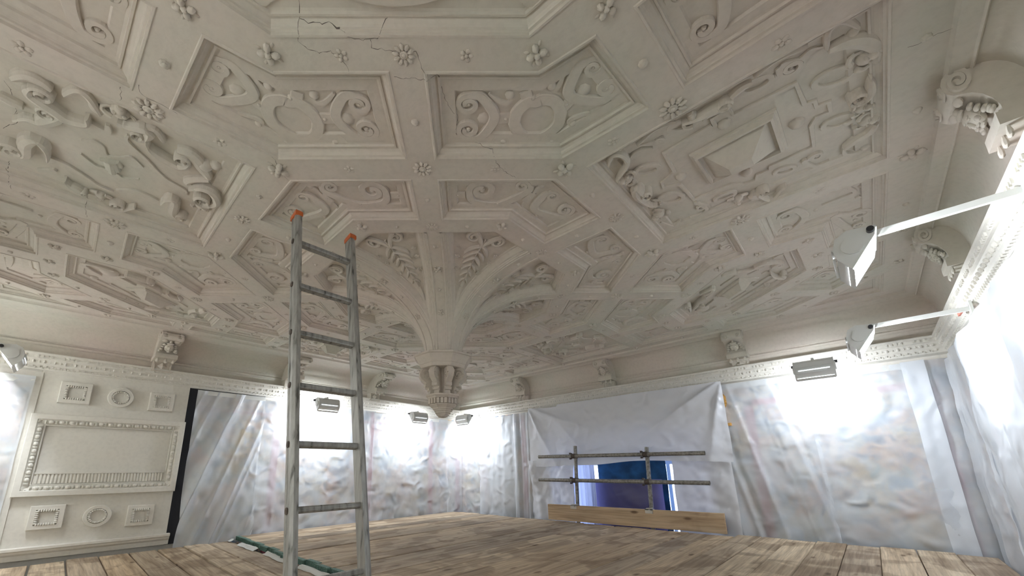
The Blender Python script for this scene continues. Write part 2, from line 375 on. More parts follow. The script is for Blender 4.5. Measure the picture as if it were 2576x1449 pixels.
def inset(P, d):
    # P counter-clockwise; d number or per-edge list; mitred inset
    n = len(P); ds = d if isinstance(d, list) else [d] * n; ln = []
    for i in range(n):
        a, c = P[i], P[(i + 1) % n]; L = math.hypot(c[0] - a[0], c[1] - a[1]); tx, ty = (c[0] - a[0]) / L, (c[1] - a[1]) / L
        ln.append((a[0] - ty * ds[i], a[1] + tx * ds[i], tx, ty))
    out = []
    for i in range(n):
        p, q = ln[i - 1], ln[i]; cr = p[2] * q[3] - p[3] * q[2]
        if abs(cr) < 1e-6: out.append((q[0], q[1])); continue
        t = ((q[0] - p[0]) * q[3] - (q[1] - p[1]) * q[2]) / cr
        out.append((p[0] + p[2] * t, p[1] + p[3] * t))
    return out
def inside(p, P):
    c = False; n = len(P)
    for i in range(n):
        a, q = P[i], P[(i + 1) % n]
        if (a[1] > p[1]) != (q[1] > p[1]) and p[0] < (q[0] - a[0]) * (p[1] - a[1]) / (q[1] - a[1]) + a[0]: c = not c
    return c
HR = .062
def opening(poly, border=()):
    # centre-line polygon -> clear opening; edges in border keep their place
    ds = [0 if i in border else HR for i in range(len(poly))]
    if area(poly) < 0:
        n = len(poly); poly = poly[::-1]; ds = [ds[(n - 2 - i) % n] for i in range(n)]
    return inset(poly, ds)
OPEN = {
 'K': opening([uv(*p) for p in ((0, 1), (.42, 1), (.707, .707), (1.08, 1.08), (.69, 1.462), (0, 1.462))]),
 'T': opening([uv(*p) for p in ((.69, 1.47), (1.06, 1.83), (.66, 2.22), (.46, 2.06), (0, 2.06), (0, 1.47))]),
 'R': [(1.607, -.49), (LIM, -.49), (LIM, .49), (1.607, .49)],
 'W': opening([(2.04, .55), (LIM, .55), (LIM, 1.41), (2.32, 1.41), (2.31, 1.115), (2.04, 1.105)], (1,)),
 'X': opening([(2.315, 1.41), (LIM, 1.41), (LIM, 2.03), (2.36, 2.36), (1.99, 1.99), (2.31, 1.66)], (1,)),
 'H': opening([uv(*p) for p in ((.46, 2.06), (.83, 2.43), (.46, 2.815), (-.46, 2.815), (-.83, 2.43), (-.46, 2.06))]),
 'C': opening([(LIM, 2.07), (LIM, LIM), (2.07, LIM)], (0, 1)),
}
COUNT = {'K': 8, 'T': 8, 'R': 4, 'W': 8, 'X': 8, 'H': 4, 'C': 4}
GROUND = .038; FIELD = .048
MOLD = [(0, 0), (.003, -.004), (.010, -.004), (.012, .007), (.020, .009), (.022, .016), (.027, .022), (.037, .029), (.044, .031), (.046, .026), (.053, .026), (.056, .036), (.064, GROUND)]
ceil_root = None
holes = []; coffers = []
for key in OPEN:
    for k in range(COUNT[key]):
        T = D4[k]
        P = [warp(tf(T, p)) for p in OPEN[key]]
        if area(P) < 0: P = P[::-1]
        holes.append(P); coffers.append((key, k, P))
oct_in = [(.94 / math.cos(PI / 8) * math.cos(PI / 4 * k + PI / 8), .94 / math.cos(PI / 8) * math.sin(PI / 4 * k + PI / 8)) for k in range(8)]
BX = (XL + WL - .01, XR - WR + .01); BY = (YF + WF - .01, YB - WB + .01)
rect = [(BX[0], BY[0]), (BX[1], BY[0]), (BX[1], BY[1]), (BX[0], BY[1])]
V2, E2 = [], []
for P in holes + [oct_in, rect]:
    o = len(V2); V2 += [Vector(p) for p in P]; E2 += [(o + i, o + (i + 1) % len(P)) for i in range(len(P))]
vo, eo, fo, *_ = delaunay_2d_cdt(V2, E2, [], 0, 1e-5)
b = MB(); b.v = [(p.x, p.y, H0) for p in vo]
for f in fo:
    c = (sum(vo[i].x for i in f) / len(f), sum(vo[i].y for i in f) / len(f))
    if inside(c, rect) and not inside(c, oct_in) and not any(inside(c, P) for P in holes): b.f.append(tuple(f))
ceil = struct(b.build('ceiling', M_CEIL, smooth=0), 'ornate ribbed plaster ceiling of moulded coffers around a pendant', 'ceiling')
# slab over everything, so no daylight leaks in
b = MB(); b.box((0, 0, H0 + .25), (XR - XL + .3, YB - YF + .3, .05)); b.build('ceiling_backing', M_CEIL, ceil, smooth=0)

def fillpoly(b, P, z):
    o = len(b.v); b.v += [(p[0], p[1], z) for p in P]
    for t in tessellate_polygon([[Vector((p[0], p[1], 0)) for p in P]]): b.f.append(tuple(i + o for i in t))
def coffer_mesh(P, gw=.040):
    b = MB(); n = len(P); rows = []
    for d, h in MOLD: rows.append([(p[0], p[1], H0 + h) for p in (P if d == 0 else inset(P, d))])
    ok = abs(area(inset(P, .064 + gw))) > .012
    if ok:
        for d, h in ((.064 + gw, GROUND), (.064 + gw + .006, FIELD)): rows.append([(p[0], p[1], H0 + h) for p in inset(P, d)])
    for i in range(len(rows) - 1):
        o = len(b.v); b.v += rows[i] + rows[i + 1]
        b.f += [(o + k, o + (k + 1) % n, o + n + (k + 1) % n, o + n + k) for k in range(n)]
    fillpoly(b, [(p[0], p[1]) for p in rows[-1]], rows[-1][0][2])
    return b
# ---- strap strokes
def catmull(P, n=8):
    out = []
    for i in range(len(P) - 1):
        p0 = P[max(i - 1, 0)]; p1 = P[i]; p2 = P[i + 1]; p3 = P[min(i + 2, len(P) - 1)]
        for j in range(n):
            t = j / n
            out.append(tuple(.5 * (2 * p1[k] + (p2[k] - p0[k]) * t + (2 * p0[k] - 5 * p1[k] + 4 * p2[k] - p3[k]) * t * t + (3 * p1[k] - p0[k] - 3 * p2[k] + p3[k]) * t ** 3) for k in (0, 1)))
    out.append(tuple(P[-1])); return out
def volute(A, r, away, side, turns=1.35, n=30):
    # from the eye outwards, ending at A + away * rc moving towards `side`
    wv = r * .44; rc = r - wv / 2; r1 = r * .21
    th = math.atan2(away[1], away[0]); s = 1 if away[0] * side[1] - away[1] * side[0] > 0 else -1
    pts = []
    for i in range(n + 1):
        t = i / n; a = th - s * turns * 2 * PI * (1 - t); rad = r1 + (rc - r1) * t ** .85
        pts.append((A[0] + rad * math.cos(a), A[1] + rad * math.sin(a), wv * (.82 + .18 * t)))
    return pts
def scroll_path(A, rA, B, rB, Ms, w):
    dx, dy = A[0] - B[0], A[1] - B[1]; L = math.hypot(dx, dy) or 1; d = (dx / L, dy / L)
    left = volute(A, rA, d, (Ms[0][0] - A[0], Ms[0][1] - A[1])) if rA else [(A[0], A[1], w * .3)]
    right = volute(B, rB, (-d[0], -d[1]), (Ms[-1][0] - B[0], Ms[-1][1] - B[1]))[::-1] if rB else [(B[0], B[1], w * .22)]
    Q = [tuple(q) for q in Ms]
    def shoulder(P, r, aw, M0):
        sd = (M0[0] - P[0], M0[1] - P[1]); e = sd[0] * aw[0] + sd[1] * aw[1]; sd = (sd[0] - aw[0] * e, sd[1] - aw[1] * e); l = math.hypot(*sd) or 1
        f = min(.92 * r, l * .8); return (P[0] + aw[0] * r * .62 + sd[0] / l * f, P[1] + aw[1] * r * .62 + sd[1] / l * f)
    if rA: Q = [shoulder(A, rA, d, Ms[0])] + Q
    if rB: Q = Q + [shoulder(B, rB, (-d[0], -d[1]), Ms[-1])]
    mid = catmull([left[-1][:2]] + Q + [right[0][:2]], 8)
    # blend the tangents so the volutes flow into the body
    pts = list(left[:-1]); n = len(mid)
    for i, q in enumerate(mid):
        t = i / (n - 1); e = math.sin(PI * t) ** .6 if rB else math.sin(PI * (t * .5 + .5 if t > .5 else t)) ** .6 if t < .5 else 1
        wa = left[-1][2]; wb = right[0][2]; base = wa + (wb - wa) * t
        ww = base + (max(w, base) - base) * (math.sin(PI * t) ** .7 if rB else math.sin(PI * min(1, t * 1.15)) ** .7)
        pts.append((q[0], q[1], ww))
    pts += right[1:]
    # never wider than the bend allows
    n = len(pts); out = []
    for i, p in enumerate(pts):
        a, c = pts[max(0, i - 1)], pts[min(n - 1, i + 1)]
        u = (p[0] - a[0], p[1] - a[1]); v = (c[0] - p[0], c[1] - p[1]); lu = math.hypot(*u); lv = math.hypot(*v)
        if lu < 1e-4 or lv < 1e-4: continue
        th = abs(math.atan2(u[0] * v[1] - u[1] * v[0], u[0] * v[0] + u[1] * v[1])); R = (lu + lv) / 2 / max(th, 1e-3)
        out.append((p[0], p[1], min(p[2], 1.75 * R)))
    sm = []
    for i, p in enumerate(out):
        w3 = [out[j][2] for j in range(max(0, i - 2), min(len(out), i + 3))]; sm.append((p[0], p[1], min(p[2], sum(w3) / len(w3))))
    return sm
def ribbon(b, pts, h, z0, closed=False, rnd=False):
    n = len(pts); o = len(b.v)
    prof = [(-.5, 0), (-.46, .6), (-.34, 1), (0, 1.0 if not rnd else 1.22), (.34, 1), (.46, .6), (.5, 0)]
    if not rnd: prof = [(-.5, 0), (-.47, .75), (-.40, 1), (.40, 1), (.47, .75), (.5, 0)]
    k = len(prof); h *= random.uniform(.93, 1.07)
    for i in range(n):
        a = pts[(i - 1) % n] if (closed or i > 0) else pts[i]; c = pts[(i + 1) % n] if (closed or i < n - 1) else pts[i]
        tx, ty = c[0] - a[0], c[1] - a[1]; L = math.hypot(tx, ty) or 1; nx, ny = -ty / L, tx / L
        ww = pts[i][2]
        for u, hh in prof: b.v.append((pts[i][0] + nx * u * ww, pts[i][1] + ny * u * ww, H0 + z0 - h * hh * (1 - (0 if closed else .10 * i / n))))
    for i in range(n if closed else n - 1):
        j = (i + 1) % n
        for q in range(k - 1): b.f.append((o + i * k + q, o + j * k + q, o + j * k + q + 1, o + i * k + q + 1))
    if not closed:
        b.f.append(tuple(o + q for q in range(k))); b.f.append(tuple(o + (n - 1) * k + q for q in range(k))[::-1])
def mask(b, c, r, h, z0, ang=0):
    # ram-like grotesque: brow, muzzle, eyes, two curling horns
    M = Matrix.Rotation(ang, 3, 'Z'); C3 = Vector((c[0], c[1], H0 + z0))
    b.ball(C3, (r * .62, r * .55, h * .75), 10, 7, M)
    b.ball(C3 + M @ Vector((0, -r * .45, -h * .25)), (r * .36, r * .42, h * .62), 8, 6, M)
    b.ball(C3 + M @ Vector((0, -r * .78, -h * .45)), (r * .26, r * .16, h * .30), 8, 5, M)
    for s in (-1, 1):
        b.ball(C3 + M @ Vector((s * r * .27, -r * .12, -h * .62)), (r * .15, r * .12, h * .22), 6, 5, M)
        pts = [C3 + M @ Vector((s * r * (.35 + .55 * math.sin(a)), r * (.25 + .38 * math.cos(a)), -h * (.45 - .05 * i))) for i, a in enumerate([x * .62 for x in range(8)])]
        b.tube(pts, [r * .2 * (1 - i * .09) for i in range(8)], 6)
def jewel(b, Q, z0, h):
    # moulded rectangular frame with a blunt pyramid inside; Q four corners
    def sc(f): cx = sum(p[0] for p in Q) / 4; cy = sum(p[1] for p in Q) / 4; return [(cx + (p[0] - cx) * f, cy + (p[1] - cy) * f) for p in Q]
    rows = [(1.12, 0), (1.11, .14), (1.05, .16), (1.0, .34), (.93, .36), (.92, .16), (.84, .14), (.20, 1.0)]
    R = [[(p[0], p[1], H0 + z0 - h * zz) for p in sc(f)] for f, zz in rows]
    L = math.dist(Q[0], Q[1]); S_ = math.dist(Q[1], Q[2])
    cx = sum(p[0] for p in Q) / 4; cy = sum(p[1] for p in Q) / 4
    ax = ((Q[1][0] - Q[0][0]) / L, (Q[1][1] - Q[0][1]) / L) if L > S_ else ((Q[2][0] - Q[1][0]) / S_, (Q[2][1] - Q[1][1]) / S_)
    if L > S_: e = abs(L - S_) * .33
    else: e = abs(L - S_) * .33
    R[-1] = [(p[0] + ax[0] * e * (1 if (p[0] - cx) * ax[0] + (p[1] - cy) * ax[1] > 0 else -1), p[1] + ax[1] * e * (1 if (p[0] - cx) * ax[0] + (p[1] - cy) * ax[1] > 0 else -1), p[2]) for p in R[-1]]
    b.loft(R, True)
def relief(parent, items, T, z0=FIELD + .002, hs=1.0):
    W = lambda p: warp(tf(T, p))
    straps, bosses = MB(), MB()
    mir = T[0][0] * T[1][1] - T[0][1] * T[1][0] < 0
    for it in items:
        k = it[0]
        if k == 'S':
            pts = scroll_path(it[1], it[2], it[3], it[4], it[5], it[6])
            b = MB(); q = [(*W(p), p[2]) for p in pts]; ribbon(b, q, it[7] * hs, z0, rnd=it[7] > .025)
            for e, r in ((it[1], it[2]), (it[3], it[4])):
                if r: c = W(e); b.ball((c[0], c[1], H0 + z0), (r * .2, r * .2, it[7] * hs * 1.02), 8, 6)
            b.build('scroll', M_CEIL, parent, smooth=0)
        elif k in 'LO':
            P = [tuple(p) for p in it[1]]
            if k == 'O':
                C = catmull(P + [P[0]], 5)[:-1] if it[2] > .03 else P
                ribbon(straps, [(*W(p), it[2]) for p in C], it[3] * hs, z0, closed=True)
            else:
                C = catmull(P, 7) if len(P) > 2 else [P[0], tuple((P[0][i] + P[1][i]) / 2 for i in (0, 1)), P[1]]
                n = len(C) - 1; tap = len(P) > 2 and it[2] < .1
                ribbon(straps, [(*W(p), it[2] * ((.25 + .75 * math.sin(PI * min(1, (i / n) * .8 + .12))) if tap else 1)) for i, p in enumerate(C)], it[3] * hs, z0, rnd=it[3] > .02)
        elif k == 'E':
            c, a, d = it[1]; rx = ((d[0] - a[0]) / 2, (d[1] - a[1]) / 2); L = math.hypot(*rx); ry = (-rx[1] / L * L * .62, rx[0] / L * L * .62)
            cc = ((a[0] + d[0]) / 2, (a[1] + d[1]) / 2)
            ribbon(straps, [(*W((cc[0] + rx[0] * math.cos(t) + ry[0] * math.sin(t), cc[1] + rx[1] * math.cos(t) + ry[1] * math.sin(t))), it[2]) for t in [2 * PI * i / 24 for i in range(24)]], it[3] * hs, z0, closed=True)
        elif k == 'B':
            c = W(it[1]); bosses.ball((c[0], c[1], H0 + z0), (it[2], it[2], it[3] * hs), 8, 6)
        elif k == 'M':
            c = W(it[1]); b = MB(); a0 = Vector((c[0] - (2.1 * (1 if c[0] > 0 else -1) if abs(c[0]) > abs(c[1]) else 0), c[1] - (2.1 * (1 if c[1] > 0 else -1) if abs(c[1]) >= abs(c[0]) else 0)))
            mask(b, c, it[2], it[3] * hs, z0, math.atan2(a0.y, a0.x) + PI / 2); b.build('grotesque_mask', M_CEIL, parent)
        elif k == 'P':
            b = MB(); jewel(b, [W(p) for p in it[1]], z0, it[2] * hs); b.build('jewel_boss', M_CEIL, parent, smooth=0)
    if straps.v: straps.build('strapwork', M_CEIL, parent, smooth=0)
    if bosses.v: bosses.build('boss', M_CEIL, parent)
TR = {"T":[["S",[1.419,-1.101],0.058,[1.33,-1.014],0.063,[[1.454,-0.981]],0.048,0.016],["S",[1.86,-0.879],0.053,[1.857,-0.765],0.056,[[1.735,-0.843]],0.048,0.016],["O",[[1.493,-0.895],[1.534,-0.928],[1.594,-0.934],[1.624,-0.91],[1.645,-0.903],[1.675,-0.862],[1.667,-0.804],[1.622,-0.755],[1.556,-0.746],[1.496,-0.775],[1.474,-0.834]],0.055,0.012],["L",[[1.511,-1.076],[1.518,-1.019],[1.539,-0.99],[1.569,-0.997]],0.022,0.012],["B",[1.564,-1.012],0.02,0.02],["L",[[1.775,-0.954],[1.74,-0.914],[1.705,-0.906],[1.696,-0.931]],0.022,0.012],["B",[1.706,-0.926],0.02,0.02],["L",[[1.752,-0.709],[1.702,-0.732],[1.666,-0.735],[1.663,-0.704]],0.022,0.012],["B",[1.673,-0.713],0.018,0.018],["L",[[1.353,-0.887],[1.399,-0.897],[1.42,-0.867],[1.41,-0.846]],0.022,0.012],["B",[1.396,-0.858],0.018,0.018],["B",[1.415,-1.001],0.032,0.012],["B",[1.782,-0.816],0.032,0.012],["L",[[1.451,-0.969],[1.504,-0.917]],0.055,0.01],["L",[[1.672,-0.808],[1.735,-0.818]],0.05,0.01],["L",[[1.597,-0.919],[1.617,-0.981]],0.05,0.01],["L",[[1.554,-0.743],[1.554,-0.679]],0.05,0.01],["B",[1.482,-0.938],0.011,0.016],["B",[1.702,-0.815],0.011,0.016],["B",[1.624,-0.935],0.013,0.016],["B",[1.555,-0.702],0.013,0.016]],"K":[["S",[1.101,-0.686],0.09,[1.276,-0.56],0.048,[[1.096,-0.533]],0.05,0.016],["S",[1.343,-0.38],0.045,[1.327,-0.221],0.063,[[1.203,-0.35]],0.05,0.016],["L",[[0.961,-0.775],[1.011,-0.724]],0.05,0.012],["L",[[1.209,-0.449],[1.283,-0.472]],0.045,0.012],["L",[[1.28,-0.468],[1.322,-0.488],[1.356,-0.484]],0.022,0.012],["B",[1.348,-0.488],0.02,0.016],["L",[[1.225,-0.458],[1.157,-0.415],[1.13,-0.333],[1.133,-0.106]],0.016,0.009],["B",[0.982,-0.754],0.01,0.016],["B",[1.249,-0.458],0.01,0.016],["B",[1.18,-0.297],0.01,0.02],["B",[1.092,-0.551],0.01,0.02],["B",[1.123,-0.441],0.012,0.012]],"W":[["S",[2.233,0.773],0.052,[2.212,0.947],0.046,[[2.315,0.874]],0.045,0.016],["S",[2.556,1.071],0.057,[2.542,1.219],0.04,[[2.437,0.991]],0.045,0.016],["L",[[2.399,0.811],[2.456,0.804],[2.518,0.801],[2.539,0.782],[2.517,0.71],[2.545,0.689],[2.606,0.698]],0.022,0.012],["L",[[2.541,0.866],[2.561,0.857]],0.022,0.012],["B",[2.563,0.751],0.012,0.012],["B",[2.256,0.701],0.012,0.012],["B",[2.368,0.847],0.012,0.012],["B",[2.532,1.147],0.012,0.012],["L",[[2.288,1.021],[2.347,1.02],[2.403,1.024]],0.022,0.012],["L",[[2.519,1.233],[2.537,1.207],[2.622,1.257]],0.02,0.01]],"X":[["S",[2.319,1.966],0.057,[2.422,2.025],0.012,[[2.358,1.913]],0.04,0.014],["L",[[2.277,1.739],[2.35,1.848],[2.423,1.879]],0.02,0.01],["S",[2.573,1.617],0.045,[2.587,1.79],0.047,[[2.537,1.691]],0.04,0.012]],"R1":[["P",[[1.991,-0.139],[2.302,-0.157],[2.306,0.109],[1.998,0.114]],0.1],["L",[[1.829,-0.417],[1.92,-0.449],[1.998,-0.423]],0.035,0.03],["S",[1.904,-0.349],0.03,[1.821,-0.399],0,[[1.874,-0.366]],0.035,0.02],["M",[2.06,-0.377],0.055,0.05],["S",[2.17,-0.374],0.035,[2.011,-0.404],0,[[2.127,-0.376],[2.08,-0.38]],0.06,0.045],["L",[[2.186,-0.379],[2.234,-0.398],[2.272,-0.398]],0.04,0.03],["E",[[2.284,-0.367],[2.232,-0.372],[2.33,-0.349]],0.022,0.014],["E",[[2.015,-0.354],[1.959,-0.387],[2.068,-0.348]],0.022,0.014],["L",[[2.283,-0.432],[2.355,-0.453],[2.442,-0.432]],0.04,0.035],["S",[2.39,-0.355],0.045,[2.491,-0.364],0,[[2.366,-0.392],[2.415,-0.368],[2.453,-0.386]],0.035,0.02],["L",[[2.491,-0.364],[2.5,-0.437],[2.537,-0.442],[2.575,-0.376]],0.03,0.03],["B",[2.562,-0.36],0.022,0.03],["L",[[2.495,-0.353],[2.545,-0.337],[2.589,-0.296],[2.618,-0.238],[2.618,-0.174]],0.06,0.035],["M",[2.588,-0.212],0.055,0.055],["E",[[2.507,-0.176],[2.447,-0.204],[2.565,-0.15]],0.025,0.014],["S",[2.565,-0.029],0.039,[2.6,-0.123],0,[[2.6,-0.023],[2.602,-0.077]],0.04,0.05],["M",[2.575,0.073],0.045,0.045],["M",[2.586,0.167],0.05,0.05],["E",[[2.503,0.112],[2.454,0.087],[2.554,0.129]],0.025,0.014],["L",[[2.618,0.205],[2.598,0.255],[2.55,0.282],[2.511,0.308]],0.045,0.035],["L",[[2.511,0.308],[2.514,0.367],[2.558,0.397],[2.586,0.391]],0.02,0.02],["B",[2.583,0.382],0.022,0.025],["S",[2.413,0.293],0.031,[2.462,0.371],0,[[2.362,0.286],[2.401,0.37]],0.025,0.018],["E",[[2.287,0.308],[2.25,0.287],[2.327,0.318]],0.022,0.014],["S",[2.184,0.38],0.031,[2.278,0.406],0,[[2.2,0.488],[2.259,0.421]],0.035,0.04],["M",[2.067,0.372],0.05,0.05],["S",[2.123,0.373],0,[2.176,0.427],0,[[2.147,0.406]],0.065,0.04],["E",[[2.023,0.327],[1.971,0.313],[2.067,0.316]],0.022,0.014],["S",[1.896,0.317],0.035,[1.815,0.373],0,[[1.886,0.247],[1.915,0.356],[1.861,0.397]],0.025,0.016],["M",[1.704,0.194],0.06,0.055],["S",[1.722,-0.051],0.039,[1.738,0.077],0,[[1.704,-0.141],[1.683,-0.073],[1.7,0.038]],0.055,0.05],["M",[1.72,0.078],0.04,0.05],["E",[[1.799,0.11],[1.746,0.066],[1.847,0.158]],0.025,0.014],["E",[[1.79,-0.201],[1.746,-0.23],[1.839,-0.174]],0.025,0.014],["L",[[1.681,-0.402],[1.72,-0.448],[1.752,-0.415],[1.751,-0.345],[1.696,-0.296],[1.659,-0.27]],0.03,0.04],["M",[1.697,-0.223],0.055,0.055],["B",[1.693,-0.411],0.02,0.03],["L",[[1.757,-0.339],[1.811,-0.356],[1.866,-0.327]],0.03,0.02],["L",[[1.678,0.289],[1.716,0.397],[1.77,0.36]],0.022,0.02],["B",[1.696,0.372],0.018,0.02],["B",[2.142,-0.238],0.028,0.028],["B",[2.37,-0.015],0.03,0.03],["B",[2.146,0.182],0.028,0.028],["B",[1.897,-0.026],0.028,0.028],["O",[[1.891,-0.254],[2.1,-0.269],[2.112,-0.256],[2.109,-0.306],[2.177,-0.315],[2.183,-0.26],[2.393,-0.254],[2.407,-0.111],[2.439,-0.1],[2.441,-0.061],[2.481,-0.052],[2.482,0.013],[2.435,0.01],[2.416,0.049],[2.411,0.208],[2.237,0.219],[2.233,0.246],[2.182,0.243],[2.168,0.286],[2.113,0.274],[2.065,0.225],[1.887,0.218],[1.872,0.029],[1.802,-0.006],[1.81,-0.05],[1.886,-0.088]],0.02,0.012]],"R2":[["S",[0.297,-2.312],0.045,[0.274,-2.188],0,[[0.226,-2.29],[0.201,-2.243],[0.229,-2.186]],0.06,0.04],["L",[[0.162,-2.432],[0.146,-2.397],[0.149,-2.368]],0.045,0.03],["L",[[0.306,-2.389],[0.349,-2.353],[0.354,-2.318],[0.336,-2.29]],0.05,0.03],["S",[0.178,-2.302],0.043,[0.032,-2.403],0,[[0.093,-2.323],[0.082,-2.362]],0.06,0.03],["L",[[0.348,-2.253],[0.402,-2.223],[0.4,-2.193],[0.322,-2.149]],0.04,0.03],["B",[0.337,-2.161],0.03,0.03],["M",[0.386,-2.094],0.06,0.055],["S",[0.325,-2.026],0.038,[0.344,-2.099],0,[[0.372,-2.004],[0.349,-2.056]],0.06,0.05],["L",[[0.348,-2.038],[0.383,-1.982],[0.331,-1.941]],0.035,0.03],["S",[0.271,-1.865],0.041,[0.28,-1.993],0,[[0.207,-1.881],[0.238,-1.968]],0.055,0.045],["L",[[0.229,-2.186],[0.211,-2.125],[0.262,-2.124]],0.03,0.02],["L",[[0.249,-2.056],[0.201,-2.056],[0.129,-1.985],[0.035,-1.898],[-0.002,-1.805],[-0.041,-1.798]],0.02,0.012],["L",[[0.317,-1.889],[0.323,-1.837],[0.257,-1.78],[0.205,-1.74]],0.07,0.03],["B",[0.285,-1.777],0.04,0.04],["B",[0.312,-1.738],0.028,0.03],["L",[[0.194,-1.737],[0.141,-1.791],[0.093,-1.811],[0.087,-1.774],[0.118,-1.714]],0.04,0.03],["S",[0.024,-1.725],0.056,[0.074,-1.802],0,[[0.116,-1.701],[0.124,-1.752]],0.05,0.05],["M",[-0.074,-1.72],0.05,0.05],["S",[-0.245,-1.781],0.035,[-0.182,-1.878],0,[[-0.235,-1.815],[-0.103,-1.83],[-0.12,-1.863]],0.055,0.045],["L",[[-0.252,-2.058],[-0.191,-1.981],[-0.199,-1.888]],0.025,0.015],["L",[[-0.169,-2.297],[-0.184,-2.238],[-0.233,-2.169],[-0.266,-2.132],[-0.276,-2.068]],0.022,0.015],["S",[-0.181,-2.413],0.052,[-0.174,-2.302],0,[[-0.205,-2.381],[-0.094,-2.368],[-0.038,-2.334],[-0.097,-2.305]],0.06,0.045],["S",[-0.359,-2.175],0.017,[-0.296,-2.246],0,[[-0.353,-2.205],[-0.336,-2.231]],0.05,0.04],["M",[-0.35,-2.112],0.045,0.045],["S",[-0.372,-2.038],0.042,[-0.319,-1.968],0,[[-0.402,-2.018]],0.05,0.04],["L",[[0.065,-2.198],[0.104,-2.164],[0.088,-2.131],[0.031,-2.114],[0.049,-2.072],[0.095,-2.031],[0.05,-1.983]],0.012,0.012],["L",[[-0.043,-2.199],[-0.091,-2.15],[-0.088,-2.116],[-0.095,-2.07],[-0.109,-2.043],[-0.066,-1.986]],0.012,0.012],["L",[[-0.321,-2.338],[-0.288,-2.298],[-0.263,-2.279]],0.03,0.02],["L",[[-0.018,-2.12],[-0.048,-2.114]],0.03,0.02],["L",[[-0.007,-2.109],[-0.07,-2.097]],0.035,0.025],["L",[[0.005,-2.098],[-0.082,-2.084]],0.035,0.028],["L",[[0.008,-2.088],[-0.056,-2.071]],0.035,0.025],["L",[[0.009,-2.081],[-0.021,-2.061]],0.03,0.02]],"H1":[["P",[[1.621,1.773],[1.832,1.547],[1.936,1.642],[1.701,1.872]],0.07],["L",[[1.755,1.337],[1.805,1.342],[1.856,1.35]],0.07,0.035],["L",[[1.848,1.387],[1.921,1.417],[2.022,1.412]],0.035,0.025],["L",[[1.966,1.376],[2.041,1.369],[2.127,1.436]],0.045,0.03],["S",[2.109,1.48],0.03,[2.051,1.506],0,[[2.073,1.476]],0.03,0.025],["S",[2.109,1.644],0.023,[2.039,1.539],0,[[2.1,1.739],[2.047,1.661]],0.045,0.04],["L",[[2.09,1.339],[2.126,1.308],[2.155,1.308]],0.025,0.02],["L",[[1.538,1.572],[1.638,1.539],[1.622,1.603],[1.55,1.641]],0.04,0.035],["S",[1.382,1.772],0.033,[1.556,1.677],0,[[1.364,1.92],[1.494,1.731]],0.045,0.045],["B",[1.443,2.003],0.06,0.035],["L",[[1.389,1.981],[1.392,2.127],[1.475,2.107],[1.543,2.039]],0.035,0.02],["S",[1.462,1.904],0.024,[1.588,1.829],0,[[1.491,1.951]],0.03,0.02],["L",[[1.631,1.654],[1.525,1.763]],0.02,0.015],["L",[[1.895,1.778],[2.028,1.654]],0.02,0.012],["L",[[1.692,1.984],[1.832,1.849]],0.02,0.012],["L",[[1.716,2.056],[1.713,2.15],[1.808,2.058],[1.971,1.857]],0.025,0.02],["S",[1.971,1.792],0.017,[1.878,1.869],0,[[1.95,1.862]],0.03,0.03],["L",[[1.702,1.578],[1.832,1.463]],0.02,0.012],["B",[1.641,2.075],0.03,0.02],["L",[[1.903,1.512],[1.975,1.472]],0.02,0.012],["L",[[1.989,1.578],[2.024,1.557]],0.03,0.015]]}
def invT(T):
    d = T[0][0] * T[1][1] - T[0][1] * T[1][0]
    return ((T[1][1] / d, -T[0][1] / d), (-T[1][0] / d, T[0][0] / d))
def canon(items, T):
    # bring strokes seen in one panel back to the canonical panel
    I = invT(T); g = lambda p: [round(c, 4) for c in tf(I, unwarp(p))]
    out = []
    for it in items:
        it = list(it)
        if it[0] == 'S': it[1] = g(it[1]); it[3] = g(it[3]); it[5] = [g(p) for p in it[5]]
        elif it[0] in 'LOEP': it[1] = [g(p) for p in it[1]]
        else: it[1] = g(it[1])
        out.append(it)
    return out
def which(key, p):
    for kk, k, P in coffers:
        if kk == key and inside(p, P): return k
    return 0
CAN = {'T': canon(TR['T'], D4[which('T', (1.6, -.85))]), 'K': canon(TR['K'], D4[which('K', (1.2, -.6))]), 'W': canon(TR['W'], D4[which('W', (2.3, .8))]),
       'X': canon(TR['X'], D4[which('X', (2.5, 1.7))]), 'R1': canon(TR['R1'], D4[0]), 'R2': canon(TR['R2'], D4[which('R', (0, -2.1))]), 'H1': canon(TR['H1'], D4[which('H', (1.72, 1.72))])}
